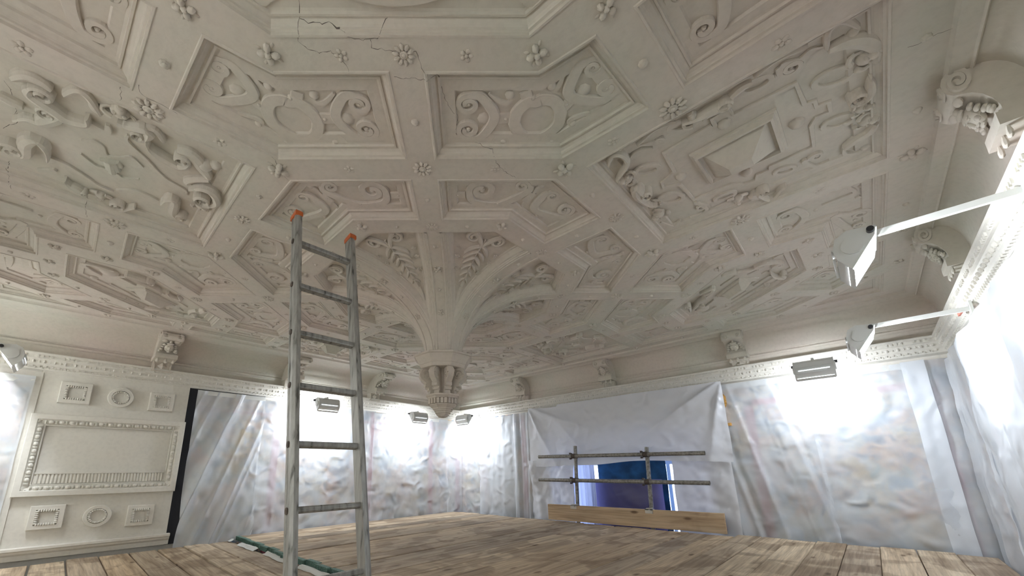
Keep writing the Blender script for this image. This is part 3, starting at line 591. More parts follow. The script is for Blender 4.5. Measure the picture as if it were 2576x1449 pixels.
# the oval medallion coffer right above the viewpoint
hc = uv(0, 2.43)
CAN['H2'] = [['O', [uv(.30 * math.cos(t), 2.43 + .21 * math.sin(t)) for t in [2 * PI * i / 28 for i in range(28)]], .03, .03],
             ['B', uv(0, 2.43), .19, .012], ['M', uv(-.52, 2.43), .05, .04], ['M', uv(.52, 2.43), .05, .04],
             ['S', uv(.40, 2.60), .05, uv(.40, 2.26), .05, [uv(.56, 2.43)], .03, .02], ['S', uv(-.40, 2.60), .05, uv(-.40, 2.26), .05, [uv(-.56, 2.43)], .03, .02]]
PANEL_NAME = {'K': 'inner_coffer', 'T': 'strapwork_coffer', 'R': 'cartouche_coffer', 'W': 'border_coffer', 'X': 'corner_border_coffer', 'H': 'hexagonal_coffer', 'C': 'triangular_coffer'}
for key, k, P in coffers:
    o = coffer_mesh(P, .045 if key in 'TR' else .03).build(PANEL_NAME[key], M_CEIL, ceil, smooth=0)
    T = D4[k]; items = None
    if key in 'KTWX': items = CAN[key]
    elif key == 'R': items = CAN['R1'] if k % 2 == 0 else CAN['R2']
    elif key == 'H': items = CAN['H2'] if k in (1, 3) else CAN['H1']
    if key == 'H': items = CAN['H1'] if abs(sum(p[0] for p in P) / 6 * sum(p[1] for p in P) / 6) > 0 and (sum(p[0] for p in P) > 0) == (sum(p[1] for p in P) > 0) else CAN['H2']
    if items: relief(o, items, T)

# ---- rosettes on the ribs
def rosette_mesh(kind):
    b = MB()
    if kind == 'daisy':
        for i in range(10):
            a = 2 * PI * i / 10; M = Matrix.Rotation(a, 3, 'Z')
            b.ball(M @ Vector((.66, 0, -.10)), (.34, .19, .20), 6, 5, M)
        b.tube([(0, 0, .02), (0, 0, -.16), (0, 0, -.22)], [.36, .36, .28], 10); b.ball((0, 0, -.2), (.2, .2, .14), 8, 5)
    elif kind == 'cluster':
        for i in range(4):
            a = 2 * PI * i / 4 + .5; M = Matrix.Rotation(a, 3, 'Z')
            b.ball(M @ Vector((.55, 0, -.22)), (.40, .30, .34), 7, 6, M); b.ball(M @ Vector((.78, .42, -.08)), (.30, .17, .13), 6, 5, Matrix.Rotation(a + .5, 3, 'Z'))
        b.ball((0, .05, -.32), (.3, .3, .28), 7, 6)
    elif kind == 'flower':
        for i in range(5):
            a = 2 * PI * i / 5; M = Matrix.Rotation(a, 3, 'Z'); b.ball(M @ Vector((.58, 0, -.12)), (.42, .34, .22), 6, 5, M)
        b.ball((0, 0, -.25), (.26, .26, .2), 7, 5)
    else:
        b.ball((0, 0, -.15), (.62, .62, .55), 8, 6); b.ball((.18, 0, -.5), (.42, .36, .3), 7, 5)
        for i in range(3): b.ball(Matrix.Rotation(2 * PI * i / 3, 3, 'Z') @ Vector((.6, 0, -.05)), (.4, .22, .14), 6, 4, Matrix.Rotation(2 * PI * i / 3, 3, 'Z'))
    o = b.build('rosette', M_CEIL, loc=(0, 0, 0)); me = o.data; bpy.data.objects.remove(o); return me
ROS = {k: rosette_mesh(k) for k in ('daisy', 'cluster', 'flower', 'bud')}
def put_ros(kind, p, r, parent=ceil, nrm=None, name='rosette'):
    o = bpy.data.objects.new(name, ROS[kind]); COL.objects.link(o); o.parent = parent
    r *= {'cluster': .66, 'daisy': .76, 'flower': .78, 'bud': .85}[kind]
    rot = Matrix.Rotation(random.uniform(0, 6.28), 4, 'Z')
    if nrm is not None: rot = Vector((0, 0, -1)).rotation_difference(Vector(nrm)).to_matrix().to_4x4() @ rot
    o.matrix_local = Matrix.Translation(Vector(p) - OFF[parent.name]) @ rot @ Matrix.Diagonal((r, r, r, 1))
    OFF[o.name] = Vector(p); return o
NODES = [('cluster', 1.004, .415, .058), ('daisy', .707, .707, .05), ('daisy', 1.0, 0, .05), ('bud', .856, .559, .024), ('bud', 1.004, .21, .024),
 ('cluster', 1.527, .55, .075), ('daisy', 1.04, 1.04, .064), ('daisy', 1.527, 0, .058), ('flower', 1.287, .79, .034), ('bud', 1.527, .28, .03), ('bud', .88, .88, .026), ('bud', 1.27, 0, .028),
 ('bud', 1.245, 1.245, .03), ('daisy', 1.457, 1.457, .055), ('cluster', 1.79, 1.13, .062), ('flower', 1.61, 1.30, .034), ('cluster', 2.04, 1.10, .055), ('daisy', 2.04, .55, .072), ('bud', 2.04, .83, .034), ('flower', 1.78, .55, .036), ('flower', 2.4, .55, .04),
 ('cluster', 2.30, 1.13, .055), ('cluster', 2.325, 1.41, .05), ('cluster', 2.305, 1.66, .05), ('flower', 2.0, 2.0, .05), ('bud', 2.17, 1.83, .028), ('cluster', 2.36, 2.36, .055),
 ('bud', 2.735, .20, .03), ('cluster', 2.735, .53, .07), ('bud', 2.735, 1.05, .028), ('flower', 2.735, 1.41, .045), ('cluster', 2.735, 1.95, .05), ('bud', 2.56, 2.15, .026), ('bud', 2.51, 1.41, .026)]
done = []
for kind, a, c, r in NODES:
    for T in D4:
        p = warp(tf(T, (a, c)))
        if min([math.dist(p, q) for q in done] or [9]) > .03: done.append(p); put_ros(kind, (p[0], p[1], H0 + .004), r)

# ---- cracks in the old plaster
from mathutils.bvhtree import BVHTree
bv, bf = [], []
for o in [ceil] + list(ceil.children) + [CV[1]]:
    if o.name.split('.')[0] in ('rosette', 'ceiling_backing'): continue
    k0 = len(bv); bv += [v.co + OFF[o.name] for v in o.data.vertices]; bf += [tuple(i + k0 for i in p.vertices) for p in o.data.polygons]
TREE = BVHTree.FromPolygons(bv, bf)
def crack(px, wd=.0019, z=-.0006):
    P = []
    for i in range(len(px) - 1):
        a, c = Vector(px[i]), Vector(px[i + 1]); n = max(2, int((c - a).length / .010))
        for j in range(n):
            q = a.lerp(c, j / n); P.append((q.x + random.uniform(-.0035, .0035), q.y + random.uniform(-.0035, .0035), wd * random.uniform(.3, 1.2)))
    P.append((*px[-1], wd * .3))
    b = MB(); n = len(P)
    for i, p in enumerate(P):
        a = P[max(0, i - 1)]; c = P[min(n - 1, i + 1)]; tx, ty = c[0] - a[0], c[1] - a[1]; L = math.hypot(tx, ty) or 1
        for s in (-1, 1): q = (p[0] - ty / L * s * p[2] / 2, p[1] + tx / L * s * p[2] / 2); hit = TREE.ray_cast(Vector((*q, H0 - .30)), Vector((0, 0, 1)), .5)[0]; b.v.append((*q, (hit.z if hit else H0) + z))
    b.f = [(2 * i, 2 * i + 1, 2 * i + 3, 2 * i + 2) for i in range(n - 1)]
    b.build('crack', M_CRACK, ceil, smooth=0)
CRK = [[[1.315,-1.749],[1.288,-1.73],[1.251,-1.718],[1.21,-1.702],[1.208,-1.666],[1.224,-1.636],[1.255,-1.613],[1.256,-1.579],[1.249,-1.544],[1.227,-1.526]],[[1.264,-1.72],[1.274,-1.695],[1.327,-1.64],[1.343,-1.606],[1.346,-1.583],[1.358,-1.559],[1.387,-1.536],[1.407,-1.521],[1.434,-1.52],[1.466,-1.519]],[[1.388,-1.532],[1.365,-1.515],[1.4,-1.471],[1.434,-1.435],[1.461,-1.4],[1.433,-1.348],[1.415,-1.317]],[[1.336,-1.402],[1.347,-1.374],[1.376,-1.353],[1.405,-1.309],[1.432,-1.28],[1.434,-1.255]],[[1.401,-1.23],[1.371,-1.18],[1.352,-1.137],[1.343,-1.089],[1.278,-1.042],[1.28,-0.994],[1.311,-0.934],[1.343,-0.866],[1.314,-0.809],[1.308,-0.75],[1.32,-0.674]],[[0.62,-1.581],[0.583,-1.547],[0.539,-1.504],[0.51,-1.465]],[[0.239,-2.418],[0.206,-2.402],[0.165,-2.401],[0.095,-2.392],[0.042,-2.398]],[[-0.087,-2.44],[-0.044,-2.416],[0.012,-2.39],[0.068,-2.391]],[[-0.351,-2.433],[-0.413,-2.445],[-0.494,-2.432],[-0.533,-2.429]],[[-0.371,-2.161],[-0.483,-2.162],[-0.581,-2.151]],[[0.577,-2.103],[0.542,-2.098],[0.5,-2.099]],[[0.635,-2.059],[0.59,-2.042],[0.586,-2.021],[0.59,-1.983],[0.583,-1.929]],[[2.693,-0.196],[2.713,-0.183],[2.75,-0.189],[2.795,-0.182]]]
for c in CRK: crack(c)

# ------------------------------------------------------------------ the hanging pendant and its eight ribs
pen = thing('ceiling_pendant', (0, 0, H0 - 1.02), 'octagonal plaster pendant with eight flaring ribs hanging from the middle of the ceiling', 'pendant')
R0, R1, ZP = .14, .94, -.535
T22 = math.tan(PI / 8)
def Zr(r):
    r = max(R0, min(R1, r)); return ZP * (1 - math.sqrt(max(0, 1 - ((R1 - r) / (R1 - R0)) ** 2)))
def nrm_r(r):
    e = .004; dz = Zr(min(R1, r + e)) - Zr(max(R0, r - e)); d = min(R1, r + e) - max(R0, r - e)
    L = math.hypot(d, dz); return (-dz / L, d / L)          # (radial, vertical) pointing up into the vault
def wr(r): return .058 + .006 * min(1, (r - R0) / (R1 - R0) * 1.6)
def vpt(k, r, y, h):
    nr, nz = nrm_r(r); c, s = math.cos(k * PI / 4), math.sin(k * PI / 4); x = r + nr * h
    return (x * c - y * s, x * s + y * c, H0 + Zr(r) + nz * h)
RS = [R1 - (R1 - R0) * math.cos(PI / 2 * i / 26) for i in range(27)]; RS = [max(R0, r) for r in RS]; RS[-1] = R1
for k in range(8):
    b = MB(); prof = [(-1, 0, .05), (-1, 0, .0), (-1, .010, 0), (-1, .012, -.005), (-1, .024, -.005), (-1, .026, 0), (1, .026, 0), (1, .024, -.005), (1, .012, -.005), (1, .010, 0), (1, 0, 0), (1, 0, .05)]
    n = len(prof)
    for r in RS:
        for s, d, h in prof: b.v.append(vpt(k, r, s * (wr(r) - d), h))
    for i in range(len(RS) - 1):
        for j in range(n - 1): b.f.append((i * n + j, i * n + j + 1, (i + 1) * n + j + 1, (i + 1) * n + j))
    rib = b.build('rib', M_CEIL, pen)
    for kind, r, q in (('bud', .80, .026), ('cluster', .585, .048), ('bud', .42, .022), ('flower', .265, .036)):
        nr, nz = nrm_r(r); c, s = math.cos(k * PI / 4), math.sin(k * PI / 4)
        put_ros(kind, vpt(k, r, 0, 0), q, rib, (-nr * c, -nr * s, -nz))
def leafpt(k, x, y, h):
    # plan point (x along the bisector of sector k, y across) -> on the vault
    a = k * PI / 4 + PI / 8; X = x * math.cos(a) - y * math.sin(a); Y = x * math.sin(a) + y * math.cos(a)
    kk = k if y < 0 else k + 1; c, s = math.cos(kk * PI / 4), math.sin(kk * PI / 4)
    r = X * c + Y * s; t = -X * s + Y * c
    return vpt(kk, r, t, h)
def depth(r): return .058 * max(0, min(1, (r * T22 - wr(r)) / .10))
PO = [0, .004, .012, .014, .026, .036, .046, .052, .056, .062]; PH = [0, .12, .14, .26, .32, .6, .82, .85, .98, 1.0]
for k in range(8):
    b = MB(); rows = []
    rs = [r for r in RS if r * T22 > wr(r) + .002]; rs = sorted(set([round(x, 5) for x in rs] + [R1 - o for o in PO]))
    for r in rs:
        av = r * T22 - wr(r); row = []
        oh = 1.0
        d = R1 - r
        for i in range(len(PO) - 1):
            if PO[i] <= d <= PO[i + 1] + 1e-9: oh = PH[i] + (PH[i + 1] - PH[i]) * (d - PO[i]) / (PO[i + 1] - PO[i]); break
        offs = [min(o, av * .999) for o in PO] + [max(.062, av * .999) if av > .062 else av * .9995]
        hs = [p * depth(r) for p in PH] + [depth(r)]
        L = [(k, r, wr(r) + o, min(h, oh * .058)) for o, h in zip(offs, hs)]
        Rr = [(k + 1, r, -(wr(r) + o), min(h, oh * .058)) for o, h in zip(offs, hs)][::-1]
        row = [vpt(*q) for q in L + Rr]; rows.append(row)
    n = len(rows[0]); b.v = [p for q in rows for p in q]
    b.f = [(i * n + j, i * n + j + 1, (i + 1) * n + j + 1, (i + 1) * n + j) for i in range(len(rows) - 1) for j in range(n - 1)]
    pan = b.build('vault_panel', M_CEIL, pen, smooth=30)
    # acanthus spray: volutes at the wide end, a stem with paired leaves and small flowers
    def leaf(x0, y0, ang, L, W_, h=.020, curl=.25):
        bb = MB(); N = 7; rows = []
        for i in range(N):
            t = i / (N - 1); a = ang + curl * t; cx = x0 + L * t * math.cos(ang + curl * t * .5); cy = y0 + L * t * math.sin(ang + curl * t * .5)
            wv = W_ * (.35 + 1.5 * t - 1.75 * t ** 3) * .8
            rows.append([leafpt(k, cx - math.sin(a) * wv * s, cy + math.cos(a) * wv * s, depth(max(.2, cx * .93)) - h * hh * (1 - .25 * t)) for s, hh in ((-.5, 0), (-.38, .7), (0, 1), (.38, .7), (.5, 0))])
        bb.loft(rows, True, False); return bb
    for i, x in enumerate((.80, .745, .69, .63, .57, .51)):
        sc_ = 1 - .11 * i
        for s in (-1, 1): leaf(x, 0, PI - s * 1.0 if i % 1 == 0 else 0, .135 * sc_, .050 * sc_, curl=s * .55).build('leaf', M_CEIL, pan)
    for s in (-1, 1):
        bb = MB(); pts = scroll_path((.865, s * .085), .055, (.76, 0), 0, [(.83, s * .02)], .036); P3 = []
        for x, y, w_ in pts: P3.append((x, y, w_))
        rows = []
        for i, (x, y, w_) in enumerate(P3):
            a = P3[max(0, i - 1)]; c = P3[min(len(P3) - 1, i + 1)]; tx, ty = c[0] - a[0], c[1] - a[1]; LL = math.hypot(tx, ty) or 1
            rows.append([leafpt(k, x - ty / LL * u * w_, y + tx / LL * u * w_, .056 - .020 * hh) for u, hh in ((-.5, 0), (-.4, .8), (0, 1), (.4, .8), (.5, 0))])
        bb.loft(rows, True, False); bb.build('scroll', M_CEIL, pan)
    bb = MB(); bb.loft([[leafpt(k, x, y * (1 - i / 9), depth(max(.2, x * .93)) - h) for y, h in ((-.010, 0), (-.006, .014), (.006, .014), (.010, 0))] for i, x in enumerate([.86 - .052 * j for j in range(9)])], True, False); bb.build('stem', M_CEIL, pan)
    for x, y in ((.66, .125), (.66, -.125), (.56, .09), (.56, -.09), (.73, .14), (.73, -.14)):
        p = leafpt(k, x, y, depth(x * .93) - .012); q = leafpt(k, x, y, depth(x * .93) - .03)
        put_ros('flower', p, .026, pan, Vector(q) - Vector(p), 'flower')
def octa(r, z, rot=PI / 8): return [(r / math.cos(PI / 8) * math.cos(rot + PI / 4 * i), r / math.cos(PI / 8) * math.sin(rot + PI / 4 * i), H0 + z) for i in range(8)]
b = MB(); b.loft([octa(.13, -.50), octa(.215, -.528), octa(.226, -.532), octa(.226, -.545), octa(.216, -.549), octa(.212, -.556), octa(.185, -.60), octa(.183, -.608), octa(.178, -.611), octa(.176, -.618), octa(.170, -.635), octa(.165, -.638), octa(.06, -.645)])
b.build('capital', M_CEIL, pen, smooth=20)
b = MB()
for i in range(8):
    a = PI / 4 * i; b.tube([(.062 * math.cos(a), .062 * math.sin(a), H0 - .63), (.052 * math.cos(a), .052 * math.sin(a), H0 - .85)], .020, 8)
b.loft([octa(.06, -.63), octa(.05, -.855)]); b.build('core_shaft', M_CEIL, pen)
for i in range(8):
    a = PI / 4 * i + PI / 8; ca, sa = math.cos(a), math.sin(a)
    f = lambda y: (lambda p: (p[0] * ca - y * sa, p[0] * sa + y * ca, H0 + p[1]))
    pr = [(.06, -.64), (.175, -.64)] + [(.145 + .052 * math.cos(t), -.69 + .052 * math.sin(t)) for t in [PI / 2 - x * .45 for x in range(1, 7)]]
    pr += [(.142, -.755), (.150, -.765), (.150, -.785), (.128, -.785), (.118, -.79), (.124, -.800), (.124, -.812), (.108, -.816), (.112, -.826), (.112, -.846), (.05, -.846)]
    b = MB(); b.prism(pr, f(-.022), f(.022)); br = b.build('scroll_bracket', M_CEIL, pen, smooth=30)
    for s in (-1, 1):
        b = MB(); rows = []
        pts = volute((.145, -.69), .05, (1, 0), (0, -1), 1.6, 26)
        for j, (x, y, w_) in enumerate(pts):
            q = pts[max(0, j - 1)]; c = pts[min(len(pts) - 1, j + 1)]; tx, ty = c[0] - q[0], c[1] - q[1]; LL = math.hypot(tx, ty) or 1
            rows.append([f(s * (.022 + .007 * hh))((x - ty / LL * u * w_, y + tx / LL * u * w_)) for u, hh in ((-.46, 0), (-.36, 1), (.36, 1), (.46, 0))])
        b.loft(rows, True, False); b.build('volute', M_CEIL, br)
        b = MB(); b.tube([f(s * .020)((.112, -.80)), f(s * .030)((.112, -.80))], .014, 10); b.build('small_volute', M_CEIL, br)
b = MB(); b.loft([octa(.05, -.84), octa(.124, -.842), octa(.128, -.846), octa(.128, -.856), octa(.118, -.862), octa(.112, -.872), octa(.100, -.876), octa(.098, -.915), octa(.104, -.918), octa(.102, -.925), octa(.084, -.942), octa(.078, -.944), octa(.076, -.955), octa(.068, -.958), octa(.066, -.968),
    octa(.060, -.971), octa(.058, -.985), octa(.050, -.988), octa(.047, -1.0), octa(.040, -1.003), octa(.036, -1.012), octa(.004, -1.02)])
drop = b.build('drop_finial', M_CEIL, pen, smooth=20)
for i in range(8):
    a = PI / 4 * i; M = Matrix.Rotation(a, 3, 'Z')
    for y in (-.030, 0, .030):
        b = MB(); b.box(M @ Vector((.104, y, 0)) + Vector((0, 0, H0 - .895)), (.018, .020, .04), M); b.build('dentil', M_CEIL, drop, smooth=0)

# ------------------------------------------------------------------ console brackets in the coving
def console(x, y, rz, proj, label, lion):
    # local: x along the wall, y out of the wall, z down from the ceiling
    r = thing('console_bracket', (x, y, H0 - .40), label, 'bracket', 'console brackets round the coving')
    ca, sa = math.cos(rz), math.sin(rz); dz = zs(x, y)
    def W(p): yy = p[1] * proj / .30; return (x + p[0] * ca - yy * sa, y + p[0] * sa + yy * ca, H0 + p[2] + dz * min(1, max(0, -p[2] / .3)))
    pr = [(0, -.004), (.27, -.004)] + [(.262 + .055 * math.cos(t), -.062 + .055 * math.sin(t)) for t in [PI / 2 - .45 * i for i in range(1, 8)]]
    pr += [(.225, -.128), (.195, -.15), (.172, -.18), (.158, -.215), (.155, -.245), (0, -.245)]
    b = MB(); b.prism(pr, lambda p: W((-.088, p[0], p[1])), lambda p: W((.088, p[0], p[1]))); body = b.build('body', M_CEIL, r, smooth=30)
    for s in (-1, 1):
        b = MB(); rows = []; pts = volute((.258, -.064), .056, (0, 1), (1, 0), 1.6, 26)      # scroll on each cheek
        for j, (u_, v_, w_) in enumerate(pts):
            q = pts[max(0, j - 1)]; c = pts[min(len(pts) - 1, j + 1)]; tx, ty = c[0] - q[0], c[1] - q[1]; LL = math.hypot(tx, ty) or 1
            rows.append([W((s * (.088 + .013 * hh), u_ - ty / LL * e * w_, v_ + tx / LL * e * w_)) for e, hh in ((-.46, 0), (-.36, 1), (.36, 1), (.46, 0))])
        b.loft(rows, True, False); b.build('cheek_volute', M_CEIL, r)
        b = MB(); rows = []; pts = volute((s * .058, 0), .034, (0, 1), (-s, 0), 1.5, 22)     # small volutes on the face
        for j, (u_, v_, w_) in enumerate(pts):
            q = pts[max(0, j - 1)]; c = pts[min(len(pts) - 1, j + 1)]; tx, ty = c[0] - q[0], c[1] - q[1]; LL = math.hypot(tx, ty) or 1
            rows.append([W((u_ - ty / LL * e * w_, .308 + .018 * hh - (v_ + tx / LL * e * w_ < -.01) * .01 * hh, -.075 + v_ + tx / LL * e * w_)) for e, hh in ((-.46, 0), (-.36, 1), (.36, 1), (.46, 0))])
        b.loft(rows, True, False); b.build('face_volute', M_CEIL, r)
    # carved mask
    b = MB(); C0 = Vector((0, .205, -.165)); fn = Vector((0, .70, -.71)); up = Vector((0, .71, .70)); rt = Vector((1, 0, 0))
    Mf = Matrix((rt, up, fn)).transposed()
    def fb(cx, cy, cz, r3): 
        t = MB(); t.ball(Vector((0, 0, 0)), r3, 9, 7, Mf); c = C0 + Mf @ Vector((cx, cy, cz)); b.add([W(Vector(p) + c) for p in t.v], t.f)
    fb(0, 0, .018, (.040, .050, .030)); fb(0, -.004, .046, (.008, .018, .012)); fb(0, -.028, .040, (.015, .005, .007)); fb(0, -.042, .032, (.016, .012, .012))
    for s in (-1, 1):
        fb(s * .016, .010, .042, (.009, .005, .006)); fb(s * .018, .021, .040, (.013, .005, .007)); fb(s * .024, -.014, .032, (.013, .014, .012))
        for i in range(4): fb(s * (.044 + .008 * i), .028 - .026 * i, .012, (.016, .013, .016))
        if lion: fb(s * .05, .075, .012, (.026, .022, .014)); fb(s * .062, -.04, .01, (.02, .014, .012))
    fb(0, .05, .028, (.034, .014, .016)); fb(0, .066, .02, (.012, .018, .014))
    b.build('lion_mask' if lion else 'carved_face', M_CEIL, r)
    b = MB(); vs = []
    def bx(c, d):
        t = MB(); t.box((0, 0, 0), d); b.add([W(Vector(p) + Vector(c)) for p in t.v], t.f)
    bx((0, .092, -.268), (.186, .184, .050)); bx((0, .086, -.240), (.171, .168, .012)); b.build('block', M_CEIL, r, smooth=0)
    b = MB(); bx((0, .030, -.345), (.165, .06, .115)); bx((0, .034, -.398), (.175, .068, .012)); bx((-.07, .064, -.345), (.012, .010, .10)); bx((.07, .064, -.345), (.012, .010, .10)); pl = b.build('plinth', M_CEIL, r, smooth=0)
    b = MB(); o = [W((0, .062, -.305)), W((.042, .062, -.345)), W((0, .062, -.385)), W((-.042, .062, -.345)), W((0, .088, -.345))]
    b.add(o, [(0, 1, 4), (1, 2, 4), (2, 3, 4), (3, 0, 4)]); b.build('diamond_boss', M_CEIL, pl, smooth=0)
    for xx in (-.066, 0, .066):
        b = MB(); rows = []
        for zz, rr in ((-.29, .006), (-.300, .010), (-.318, .016), (-.332, .014), (-.340, .004)): rows.append([W((xx + rr * math.cos(t), .155 + rr * math.sin(t) * .8, zz)) for t in [2 * PI * i / 8 for i in range(8)]])
        b.loft(rows); b.build('guttae_drop', M_CEIL, r)
for x, lb in ((1.50, 'plaster console bracket with a woman\'s face right of the white window sheet'), (-.01, 'plaster console bracket above the middle of the white window sheet'), (-1.44, 'plaster console bracket on the window wall nearest the room corner')):
    console(x, YB, PI, .27, lb, False)
for y, lb in ((-1.44, 'plaster console bracket with a lion mask above the white overmantel'), (-.11, 'plaster console bracket partly hidden behind the ladder'), (1.13, 'plaster console bracket on the left wall left of the pendant')):
    console(XL, y, -PI / 2, .47, lb, True)
for y, lb in ((.12, 'big scrolled plaster console bracket at the upper right of the ceiling'), (1.52, 'scrolled plaster console bracket above the near lamp arm')):
    console(XR, y, PI / 2, .20, lb, True)

# ------------------------------------------------------------------ overmantel
om = thing('overmantel', (XL, -1.7, H0 - 2.06), 'cream painted overmantel with a carved frame and six beaded panels on the left wall', 'overmantel')
OX = XL + .03
def ombox(b, y0, y1, z0, z1, x0, x1): b.box(((x0 + x1) / 2, (y0 + y1) / 2, H0 + (z0 + z1) / 2), (x1 - x0, y1 - y0, z1 - z0))
b = MB(); ombox(b, -2.275, -1.155, -2.0, -.47, XL - .02, OX); b.build('backboard', M_PAINT, om, smooth=0)
b = MB(); ombox(b, -2.32, -2.265, -2.0, -.50, XL - .02, OX + .012); b.build('edge_moulding', M_PAINT, om, smooth=0)
def bead_square(yc, zc, s, sh):
    b = MB(); D = .042
    P = [(-s / 2, -s * .46), (s / 2, -s * .46), (s / 2, s * .46), (-s / 2, s * .46)]
    rows = []
    for f, x in ((1, 0), (1, D - .006), (.96, D), (.66, D), (.64, D - .014), (.48, D - .018)): rows.append([(OX + x, yc + p[0] * f, H0 + zc + p[1] * f) for p in P])
    b.loft(rows); o = b.build('beaded_square_panel', M_PAINT, om, smooth=0)
    b = MB(); n = 8; q = s * .285
    for i in range(n):
        t = -q + 2 * q * (i + .5) / n
        for y, z in ((t, -q * .92), (t, q * .92)): b.ball((OX + D - .002, yc + y, H0 + zc + z), (.012, q / n * .93, .0125), 8, 6)
    for i in range(7):
        t = (-q + 2 * q * (i + .5) / 7) * .92
        for y in (-q, q): b.ball((OX + D - .002, yc + y, H0 + zc + t), (.012, .0115, q / 7 * .86), 8, 6)
    b.build('bead_border', M_PAINT, o)
def bead_round(yc, zc, r):
    b = MB(); D = .042; rows = []
    for f, x in ((1, 0), (1, D - .006), (.96, D), (.70, D), (.68, D - .014), (.52, D - .018)): rows.append([(OX + x, yc + r * f * math.cos(t), H0 + zc + r * f * math.sin(t)) for t in [2 * PI * i / 36 for i in range(36)]])
    b.loft(rows); o = b.build('beaded_round_panel', M_PAINT, om, smooth=25)
    b = MB()
    for i in range(22):
        t = 2 * PI * i / 22; b.ball((OX + D - .006, yc + r * .585 * math.cos(t), H0 + zc + r * .585 * math.sin(t)), (.012, .0105, .0085), 7, 6, None)
    b.build('bead_border', M_PAINT, o)
bead_square(-2.033, -.662, .215, 0); bead_round(-1.711, -.668, .098); bead_square(-1.385, -.678, .205, 0)
bead_square(-2.033, -1.762, .215, 0); bead_round(-1.705, -1.780, .098); bead_square(-1.393, -1.800, .205, 0)
Y0, Y1, Z0, Z1 = -2.275, -1.15, -1.585, -.872
fr = MB(); PF = [(Y0, Z0), (Y1, Z0), (Y1, Z1), (Y0, Z1)]
rows = []
for d, x in ((0, 0), (0, .048), (.004, .052), (.045, .052), (.048, .046), (.052, .040), (.090, .018), (.094, .022), (.102, .022), (.104, .006)): rows.append([(OX + x, p[0] + d * (1 if p[0] < -1.7 else -1), H0 + p[1] + d * (1 if p[1] < -1.2 else -1)) for p in PF])
fr.loft(rows, False); frame = fr.build('carved_frame', M_PAINT, om, smooth=20)
b = MB(); c3 = []
def egg(b, y, z, hor):
    rx = (.010, .017, .021) if hor else (.010, .021, .017)
    Mt = Matrix.Rotation(0, 3, 'X'); b.ball((OX + .036, y, H0 + z), (.016, *((.020, .017) if hor else (.017, .020))), 8, 6)
    for s in (-1, 1):
        o = .034 * s
        b.ball((OX + .036, y + (o if hor else 0), H0 + z + (0 if hor else o)), (.012, *((.005, .019) if hor else (.019, .005))), 6, 5)
        o = .026 * s
        b.ball((OX + .034, y + (o if hor else 0), H0 + z + (0 if hor else o)), (.010, *((.004, .020) if hor else (.020, .004))), 6, 5)
n = 14
for i in range(n):
    y = Y0 + .10 + (Y1 - Y0 - .2) * (i + .5) / n
    for z in (Z1 - .070, Z0 + .070): e = MB(); egg(e, y, z, True); e.build('egg_and_dart', M_PAINT, frame)
n = 8
for i in range(n):
    z = Z0 + .11 + (Z1 - Z0 - .22) * (i + .5) / n
    for y in (Y0 + .070, Y1 - .070): e = MB(); egg(e, y, z, False); e.build('egg_and_dart', M_PAINT, frame)
for y in (Y0 + .07, Y1 - .07):
    for z in (Z0 + .07, Z1 - .07):
        e = MB()
        for i in range(5):
            a = PI / 4 + (i - 2) * .38; sy = 1 if y > -1.7 else -1; sz = 1 if z > -1.2 else -1
            e.ball((OX + .034, y + sy * .018 * math.cos(a), H0 + z + sz * .018 * math.sin(a)), (.014, .012, .012), 6, 5)
        e.build('corner_leaf', M_PAINT, frame)
# fluted strip at the foot of the frame
b = MB(); ombox(b, Y0 + .104, Y1 - .104, Z0 + .105, Z0 + .19, OX, OX + .014); ombox(b, Y0 + .104, Y1 - .104, Z0 + .19, Z0 + .205, OX, OX + .026); fl = b.build('fluted_strip', M_PAINT, om, smooth=0)
b = MB(); nfl = 38
for i in range(nfl):
    y = Y0 + .115 + (Y1 - Y0 - .23) * (i + .5) / nfl
    rr = .0085; b.tube([(OX + .014, y, H0 + Z0 + .108), (OX + .014, y, H0 + Z0 + .188)], rr, 8)
b.build('flute_row', M_PAINT, fl)['kind'] = 'stuff'
# shelf under the panels
b = MB(); rows = []
for x, z in ((0, -1.995), (.05, -1.995), (.058, -2.0), (.058, -2.02), (.045, -2.027), (.04, -2.045), (.025, -2.06), (.02, -2.10), (0, -2.10)): rows.append((x, z))
b.prism(rows, lambda p: (OX + p[0] - .01, -2.60, H0 + p[1]), lambda p: (OX + p[0] - .01, -1.13, H0 + p[1])); b.build('shelf_moulding', M_PAINT, om, smooth=0)

# ------------------------------------------------------------------ tapestries and sheets on the walls
def tapestry(p, q, zt, zb, label, bands=(), figs=0, seed=0):
    # woven hanging 12 mm thick on the wall from plan point p to q
    p, q = Vector((*p, 0)), Vector((*q, 0)); t = (q - p).normalized(); nn = Vector((-t.y, t.x, 0)); L = (q - p).length
    r = tag(MBwall(p, q, zt, zb, .012).build('tapestry', M_TAP, smooth=0), label, 'tapestry')
    for s0, s1, z0, z1 in bands:
        a, c = p + t * s0 + nn * .013, p + t * s1 + nn * .013
        MBwall(a, c, z1, z0, .003).build('woven_border', M_TAPRED, r, smooth=0)
    rnd = random.Random(seed)
    for i in range(figs):
        s = rnd.uniform(.08, L - .08); z = rnd.uniform(zb + .25, zt - .25); b = MB(); h = rnd.uniform(.06, .16)
        c = p + t * s + nn * .013
        M = Matrix((t, nn, Vector((0, 0, 1)))).transposed()
        for j in range(5): b.ball(c + t * rnd.uniform(-h * .6, h * .6) + Vector((0, 0, H0 + z + rnd.uniform(-h, h))), (rnd.uniform(.3, .6) * h, .003, rnd.uniform(.2, .5) * h), 8, 5, M)
        b.build('woven_figure', M_TAPFIG, r)
    return r
